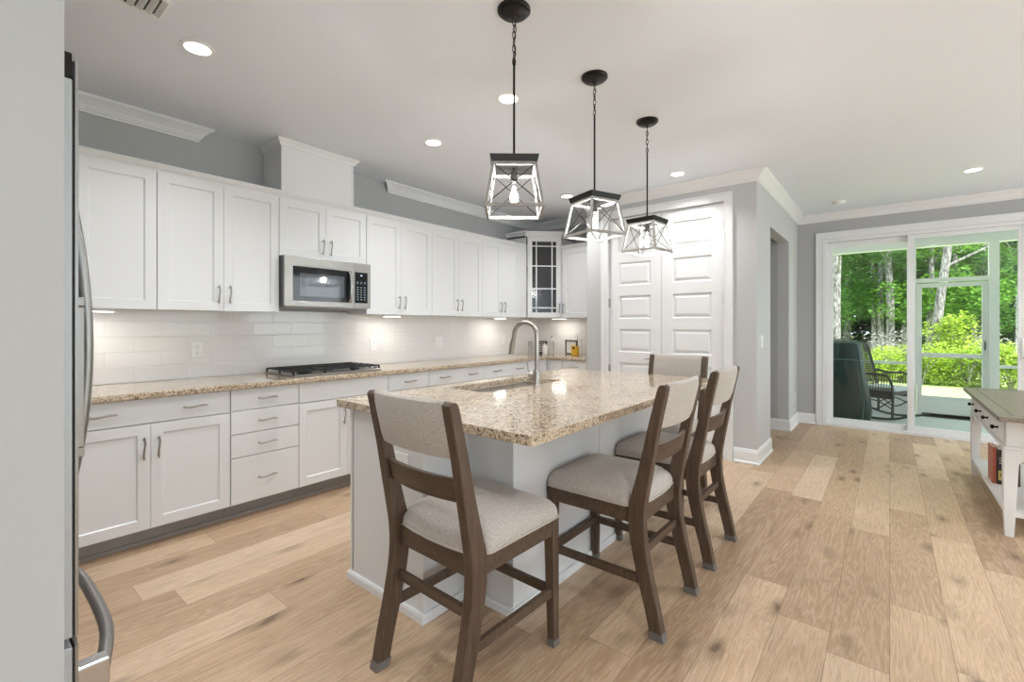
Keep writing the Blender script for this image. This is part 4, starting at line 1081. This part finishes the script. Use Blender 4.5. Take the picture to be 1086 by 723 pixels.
b.build('frame', PAINTP, sdr); MB().box(.065, .685, .032, .042, .10, .30).build('kick_panel', PAINTP, sdr)
MB().box(.0, .75, .0, .075, 1.945, 2.00).build('header', PAINTP, sdr)
MB().box(.0, .75, -.01, .075, .0, .009).build('threshold', BLACKM, sdr)
MB().box(.066, .684, .014, .0195, .012, .05).build('door_sweep', BLACKM, sdr)  # dark strip standing in for the shadow gap at the door foot
MB().tube([(.71, .018, .98), (.71, -.02, .99), (.71, -.02, 1.09), (.71, .018, 1.10)], .007, 8).build('handle', BLACKM, sdr)
# covered grill
COVER = mat('green_cover', (.006, .026, .024), .33, 0, .4)
gr = thing('covered_grill', 'barbecue grill under a dark green vinyl cover on the porch', 'grill', (-.62, 8.02, -.0195))
b = MB(); ns = 48
prof = [(.395, .30, 0.02), (.41, .305, .12), (.415, .305, .28), (.39, .29, .50), (.36, .275, .70), (.345, .26, .86), (.33, .25, .98), (.315, .235, 1.07), (.27, .19, 1.105), (.15, .10, 1.118), (.01, .01, 1.12)]
loops = []
for hx_, hy_, z_ in prof:
    lp = []
    for q in range(ns):
        a = 2 * PI * q / ns; c_, s_ = math.cos(a), math.sin(a); e = .34
        x_ = hx_ * (abs(c_) ** e) * (1 if c_ > 0 else -1); y_ = hy_ * (abs(s_) ** e) * (1 if s_ > 0 else -1)
        wv = noise.noise(Vector((x_ * 6, y_ * 6, z_ * 2.2))) * .060 * (1 - z_ / 1.5) + .020 * math.sin(q * 1.9 + z_ * 4) * (1 - z_ / 1.2)
        lp.append((x_ * (1 + wv * 1.6), y_ * (1 + wv * 1.6), z_ + noise.noise(Vector((x_ * 5, y_ * 5, 3))) * .015 * (z_ > .05)))
    loops.append(lp)
b.loft(loops); b.build('vinyl_cover', COVER, gr, smooth=True)
SEAM = mat('cover_seam', (.10, .22, .20), .4)
hem = [(x_ * 1.012, y_ * 1.012, z_ - .01) for x_, y_, z_ in loops[5]]
MB().tube(hem, .004, 6, True).build('hem_seam', SEAM, gr)
for qq in (42, 30): MB().tube([(lp[qq][0] * 1.01, lp[qq][1] * 1.01, lp[qq][2]) for lp in loops[:9]], .004, 6).build('corner_seam', SEAM, gr)
b = MB()
for x_ in (-.30, .30): b.lathe([(.03, -.012), (.03, .012)], (x_, .18, .03), 14, 'y'); b.lathe([(.03, -.012), (.03, .012)], (x_, -.18, .03), 14, 'y')
b.build('castor', IRON, gr)
# rocking chair, faces +x
WK = mat('dark_wicker_green', (.055, .070, .060), .6); CUSH = mat('cushion_grey', (.50, .56, .56), .8)
rk = thing('rocking_chair', 'dark wicker porch rocking chair with a pale cushion beside the covered grill', 'chair', (-.06, 8.54, -.0195), math.radians(-26))
b = MB()
for s_ in (-1, 1):
    y_ = s_ * .27
    pts = crv([(-.36, y_, .085), (-.18, y_, .035), (.05, y_, .018), (.26, y_, .045), (.40, y_, .10)], 4)
    MB().tube(pts, .016, 8).build('rocker', WK, rk, smooth=True)
for sx_, sy_ in ((1, 1), (1, -1)):
    MB().tube(crv([(.23, sy_ * .27, .05), (.235, sy_ * .27, .40), (.20, sy_ * .275, .58), (.10, sy_ * .28, .635), (-.08, sy_ * .28, .63), (-.25, sy_ * .26, .66)], 4), .017, 8).build('arm', WK, rk, smooth=True)
for sy_ in (1, -1):
    MB().tube(crv([(-.20, sy_ * .25, .035), (-.20, sy_ * .24, .35), (-.24, sy_ * .24, .62), (-.33, sy_ * .23, 1.0)], 4), .016, 8).build('back_post', WK, rk, smooth=True)
b = MB()
n = 13
for i in range(n):
    y_ = -.235 + .47 * i / (n - 1); b.tube([(-.205, y_, .42), (-.25, y_, .66), (-.335, y_, 1.02 + .03 * math.cos(y_ * 6))], .006, 5)
for i in range(18):
    z_ = .46 + i * .031; x_ = -.205 - (z_ - .42) * .215; b.tube([(x_, -.235, z_), (x_ - .012, 0, z_), (x_, .235, z_)], .006, 5)
b.tube(crv([(-.33, -.24, 1.0), (-.345, -.15, 1.045), (-.35, 0, 1.06), (-.345, .15, 1.045), (-.33, .24, 1.0)], 3), .016, 8)
b.build('woven_back', WK, rk)
b = MB(); b.prism(rrect(-.22, .25, -.26, .26, .04, 4), .36, .40)
for s_ in (-1, 1):
    b.box(-.18, .22, s_ * .262 - .004, s_ * .262 + .004, .30, .36)
b.build('seat', WK, rk)
b = MB()
for s_ in (-1, 1):
    for i in range(12): b.tube([(-.17 + i * .033, s_ * .272, .40), (-.16 + i * .033, s_ * .277, .62)], .004, 5)
    b.tube(crv([(-.20, s_ * .26, .18), (0, s_ * .26, .27), (.23, s_ * .27, .17)], 4), .009, 6)
    b.tube(crv([(-.20, s_ * .26, .30), (0, s_ * .26, .14), (.23, s_ * .27, .30)], 4), .009, 6)
b.build('side_weave', WK, rk)
MB().prism(rrect(-.19, .24, -.22, .22, .05, 5), .4005, .455).build('cushion', CUSH, rk, bevel=.015, seg=3, smooth=True)

# ------------------------------------------------------------------ garden
GRASSM = mat('lawn_green', (.30, .42, .10), .9); k = N(GRASSM)
k.color(k.mix(k.noise(k.obj(), 3, 5, .7), (.34, .48, .15), (.56, .65, .31)))
GZ = -.15
struct(MB().box(-60, 60, YP + .16, 90, GZ - .3, GZ).build('ground', GRASSM), 'sunlit lawn running from the porch to the woods', 'ground')
def leafmat(name, a, b_):
    m = mat(name, a, .55); k = N(m); geo = k.n('ShaderNodeNewGeometry'); 
    k.color(k.mix(k.noise(k.obj(), 2.3, 3, .6), a, b_)); k.b.inputs['Subsurface Weight'].default_value = 0
    tr = k.n('ShaderNodeBsdfTranslucent'); tr.inputs[0].default_value = (b_[0], b_[1], b_[2], 1)
    mx = k.n('ShaderNodeMixShader'); mx.inputs[0].default_value = .35; out = m.node_tree.nodes['Material Output']
    k.l(k.b.outputs[0], mx.inputs[1]); k.l(tr.outputs[0], mx.inputs[2]); k.l(mx.outputs[0], out.inputs[0]); return m
LEAF = [leafmat('leaf_mid', (.10, .25, .035), (.24, .46, .07)), leafmat('leaf_deep', (.045, .14, .03), (.14, .30, .06)), leafmat('leaf_lime', (.30, .48, .05), (.55, .68, .10))]
TWIG = leafmat('leaf_silver', (.42, .42, .38), (.62, .60, .56))
BARK = mat('bark', (.3, .27, .24), .9); k = N(BARK); v_b = k.scale(k.obj(), (9, 9, 3.0)); nb = k.noise(v_b, 2.5, 5, .7)
k.color(k.ramp(nb, [(.38, (.08, .07, .068)), (.5, (.24, .225, .22)), (.62, (.46, .44, .43))])); k.bump(nb, .8, .02)
def leaf_cloud(blobs, n, size, seed):
    rnd = random.Random(seed); b = MB(); vol = [r[0] * r[1] * r[2] for c, r in blobs]; tot = sum(vol)
    for (c, r), v_ in zip(blobs, vol):
        for _ in range(int(n * v_ / tot)):
            while True:
                p = Vector((rnd.uniform(-1, 1), rnd.uniform(-1, 1), rnd.uniform(-1, 1)))
                if .35 < p.length < 1: break
            P = Vector((c[0] + p.x * r[0], c[1] + p.y * r[1], c[2] + p.z * r[2]))
            if noise.noise(P * 1.6) < -.18: continue
            s_ = size * rnd.uniform(.6, 1.3)
            M = Matrix.Rotation(rnd.uniform(0, 2 * PI), 3, 'Z') @ Matrix.Rotation(rnd.uniform(-.9, .9), 3, 'X') @ Matrix.Rotation(rnd.uniform(0, 2 * PI), 3, 'Z')
            vs = [b.bm.verts.new(P + M @ Vector(q)) for q in ((0, -s_, 0), (s_ * .55, 0, s_ * .12), (0, s_, 0), (-s_ * .55, 0, s_ * .12))]
            b.bm.faces.new(vs)
    return b
def nofix(b, name, m, parent):
    me = bpy.data.meshes.new(name); b.bm.to_mesh(me); b.bm.free(); me.materials.append(m)
    o = bpy.data.objects.new(name, me); C.collection.objects.link(o); o.parent = parent; return o
crownmesh = []
def tree(label, x, y, r, lean, h, mi, seed, cz=0, crown=True, low=1.2):
    t = thing('tree', label, 'tree', (x, y, GZ), 0, 'trees beyond the lawn')
    rnd = random.Random(seed)
    pts = crv([(0, 0, -.1), (lean * .25 + rnd.uniform(-.04, .04), 0, h * .25), (lean * .5 + rnd.uniform(-.06, .06), 0, h * .5), (lean, 0, h)], 4)
    MB().tube(pts, [r * (1 - .45 * i / (len(pts) - 1)) for i in range(len(pts))], 10).build('trunk', BARK, t, smooth=True)
    b = MB()
    for q in range(5):
        z_ = h * (.35 + .12 * q); a = rnd.uniform(0, 6.28); px_ = lean * z_ / h
        b.tube([(px_, 0, z_), (px_ + .9 * math.cos(a), .9 * math.sin(a), z_ + .5), (px_ + 1.8 * math.cos(a), 1.8 * math.sin(a), z_ + .8)], [r * .3, r * .18, r * .06], 6)
    b.build('branches', BARK, t, smooth=True)
    if crown:
        blobs = []
        for q in range(16):
            a = rnd.uniform(0, 6.28); d_ = rnd.uniform(.5, 2.2); blobs.append(((d_ * math.cos(a), .6 + abs(d_ * math.sin(a)) * .8, rnd.uniform(low, h)), (rnd.uniform(.6, 1.1),) * 2 + (rnd.uniform(.4, .7),)))
        nofix(leaf_cloud(blobs, 13000, .062, seed), 'foliage', LEAF[mi], t)
    return t
def pos(px, y): 
    u = (px - 543) / F; r_ = (u * math.cos(TH) - math.sin(TH), u * math.sin(TH) + math.cos(TH)); return r_[0] / r_[1] * y
tr = [(887, 16.5, .125, .10, 8.5, 1, 'tree with a pale mottled straight trunk at the left edge of the sliding door view'), (926, 20.0, .07, .05, 9, 0, 'slim grey tree left of the dark twin trunks in the left door panel'),
      (936, 18.5, .085, -.1, 9, 1, 'slim dark grey tree in the left door panel, left of its neighbour'), (944, 17.6, .11, -.15, 9, 0, 'sturdy grey tree in the middle of the left door panel'),
      (958, 21.0, .09, .1, 9, 1, 'distant tree just left of the door centre stile'), (982, 18.0, .08, .3, 9, 1, 'pale slim tree at the left of the right door panel'),
      (986, 16.6, .115, .75, 8.5, 0, 'leaning pale barked tree in the right door panel'), (1033, 21.0, .09, .1, 9, 1, 'slim pale tree in the centre of the right door panel'),
      (1046, 19.5, .12, -.2, 9, 0, 'dark trunk tree beside the porch post')]
for i, (px_, y_, r_, ln, h_, mi, lab) in enumerate(tr): tree(lab, pos(px_, y_), y_, r_, ln, h_, mi, 100 + i, low=1.5)
bgk = [(pos(px_, y_), y_) for px_, y_ in ((800, 22), (850, 24), (897, 21.5), (930, 24), (970, 23.5), (1008, 21), (1050, 23), (1080, 20.5), (1130, 22), (1180, 20))] + [(-8, 24), (-5.2, 26), (-2, 27), (1.5, 27), (5, 26), (8.5, 25), (8.5, 21), (-7, 21)]
for i, (x_, y_) in enumerate(bgk):
    t = tree('leafy woodland tree in the green mass behind the pale trunks', x_, y_, .12, .2, 9, i % 2, 300 + i, low=.6)
# background crowns are fuller
for i in range(11):
    x_ = -7 + i * 1.5; t = thing('woodland_thicket', 'dense dark green thicket at the back of the woods', 'bush', (x_, 26.5 + (i % 3), GZ), 0, 'thickets at the back of the woods')
    nofix(leaf_cloud([((random.Random(i * 9 + q).uniform(-1.2, 1.2), 0, .5 + q * .75), (1.8, .9, .9)) for q in range(12)], 15000, .15, 700 + i), 'foliage', LEAF[1], t)
def shrub(name, lab, x, y, w_, h_, m, n, size, seed, grp):
    t = thing(name, lab, 'bush', (x, y, GZ), 0, grp); rnd = random.Random(seed)
    blobs = [((rnd.uniform(-w_, w_) * .6, rnd.uniform(-w_, w_) * .4, rnd.uniform(.15, .8) * h_), (w_ * .5, w_ * .45, h_ * .32)) for _ in range(9)]
    nofix(leaf_cloud(blobs, n, size, seed), 'foliage', m, t)
    b = MB()
    for q in range(6):
        a = rnd.uniform(0, 6.28); b.tube([(0, 0, 0), (.2 * w_ * math.cos(a), .2 * w_ * math.sin(a), h_ * .4), (.5 * w_ * math.cos(a), .5 * w_ * math.sin(a), h_ * .75)], [.02, .014, .005], 5)
    b.build('stems', BARK, t)
for i, (px_, y_, w__, h__) in enumerate(((905, 15.6, .8, .85), (930, 15.8, .8, .85), (955, 15.4, .8, .9), (978, 15.2, .75, 1.0), (1003, 15.4, .8, 1.1), (1027, 15.2, .75, 1.05), (1048, 15.4, .8, 1.0), (1072, 15.2, .8, 1.0), (1100, 15.0, .9, 1.1), (875, 15.4, .8, .9), (850, 15.4, .9, 1.0), (1135, 14.6, .9, 1.1))):
    shrub('shrub', 'lime green shrub in the sunny row at the lawn edge', pos(px_, y_), y_, w__, h__, LEAF[2], 3600, .035, 500 + i, 'lime green shrubs along the lawn edge')
shrub('shrub', 'tall yellow green shrub rising above the hedge row right of the leaning tree', pos(1008, 16.2), 16.2, .65, 1.65, LEAF[2], 3600, .045, 561, None)
for i, (px_, y_) in enumerate(((930, 16.8), (945, 16.5), (960, 16.9), (1033, 16.8), (1048, 16.5), (1070, 16.8))):
    shrub('silver_bush', 'wispy silver grey bush above the lime green shrubs', pos(px_, y_), y_, .55, 1.35, TWIG, 900, .035, 600 + i, 'silver grey bushes behind the lime green shrubs')
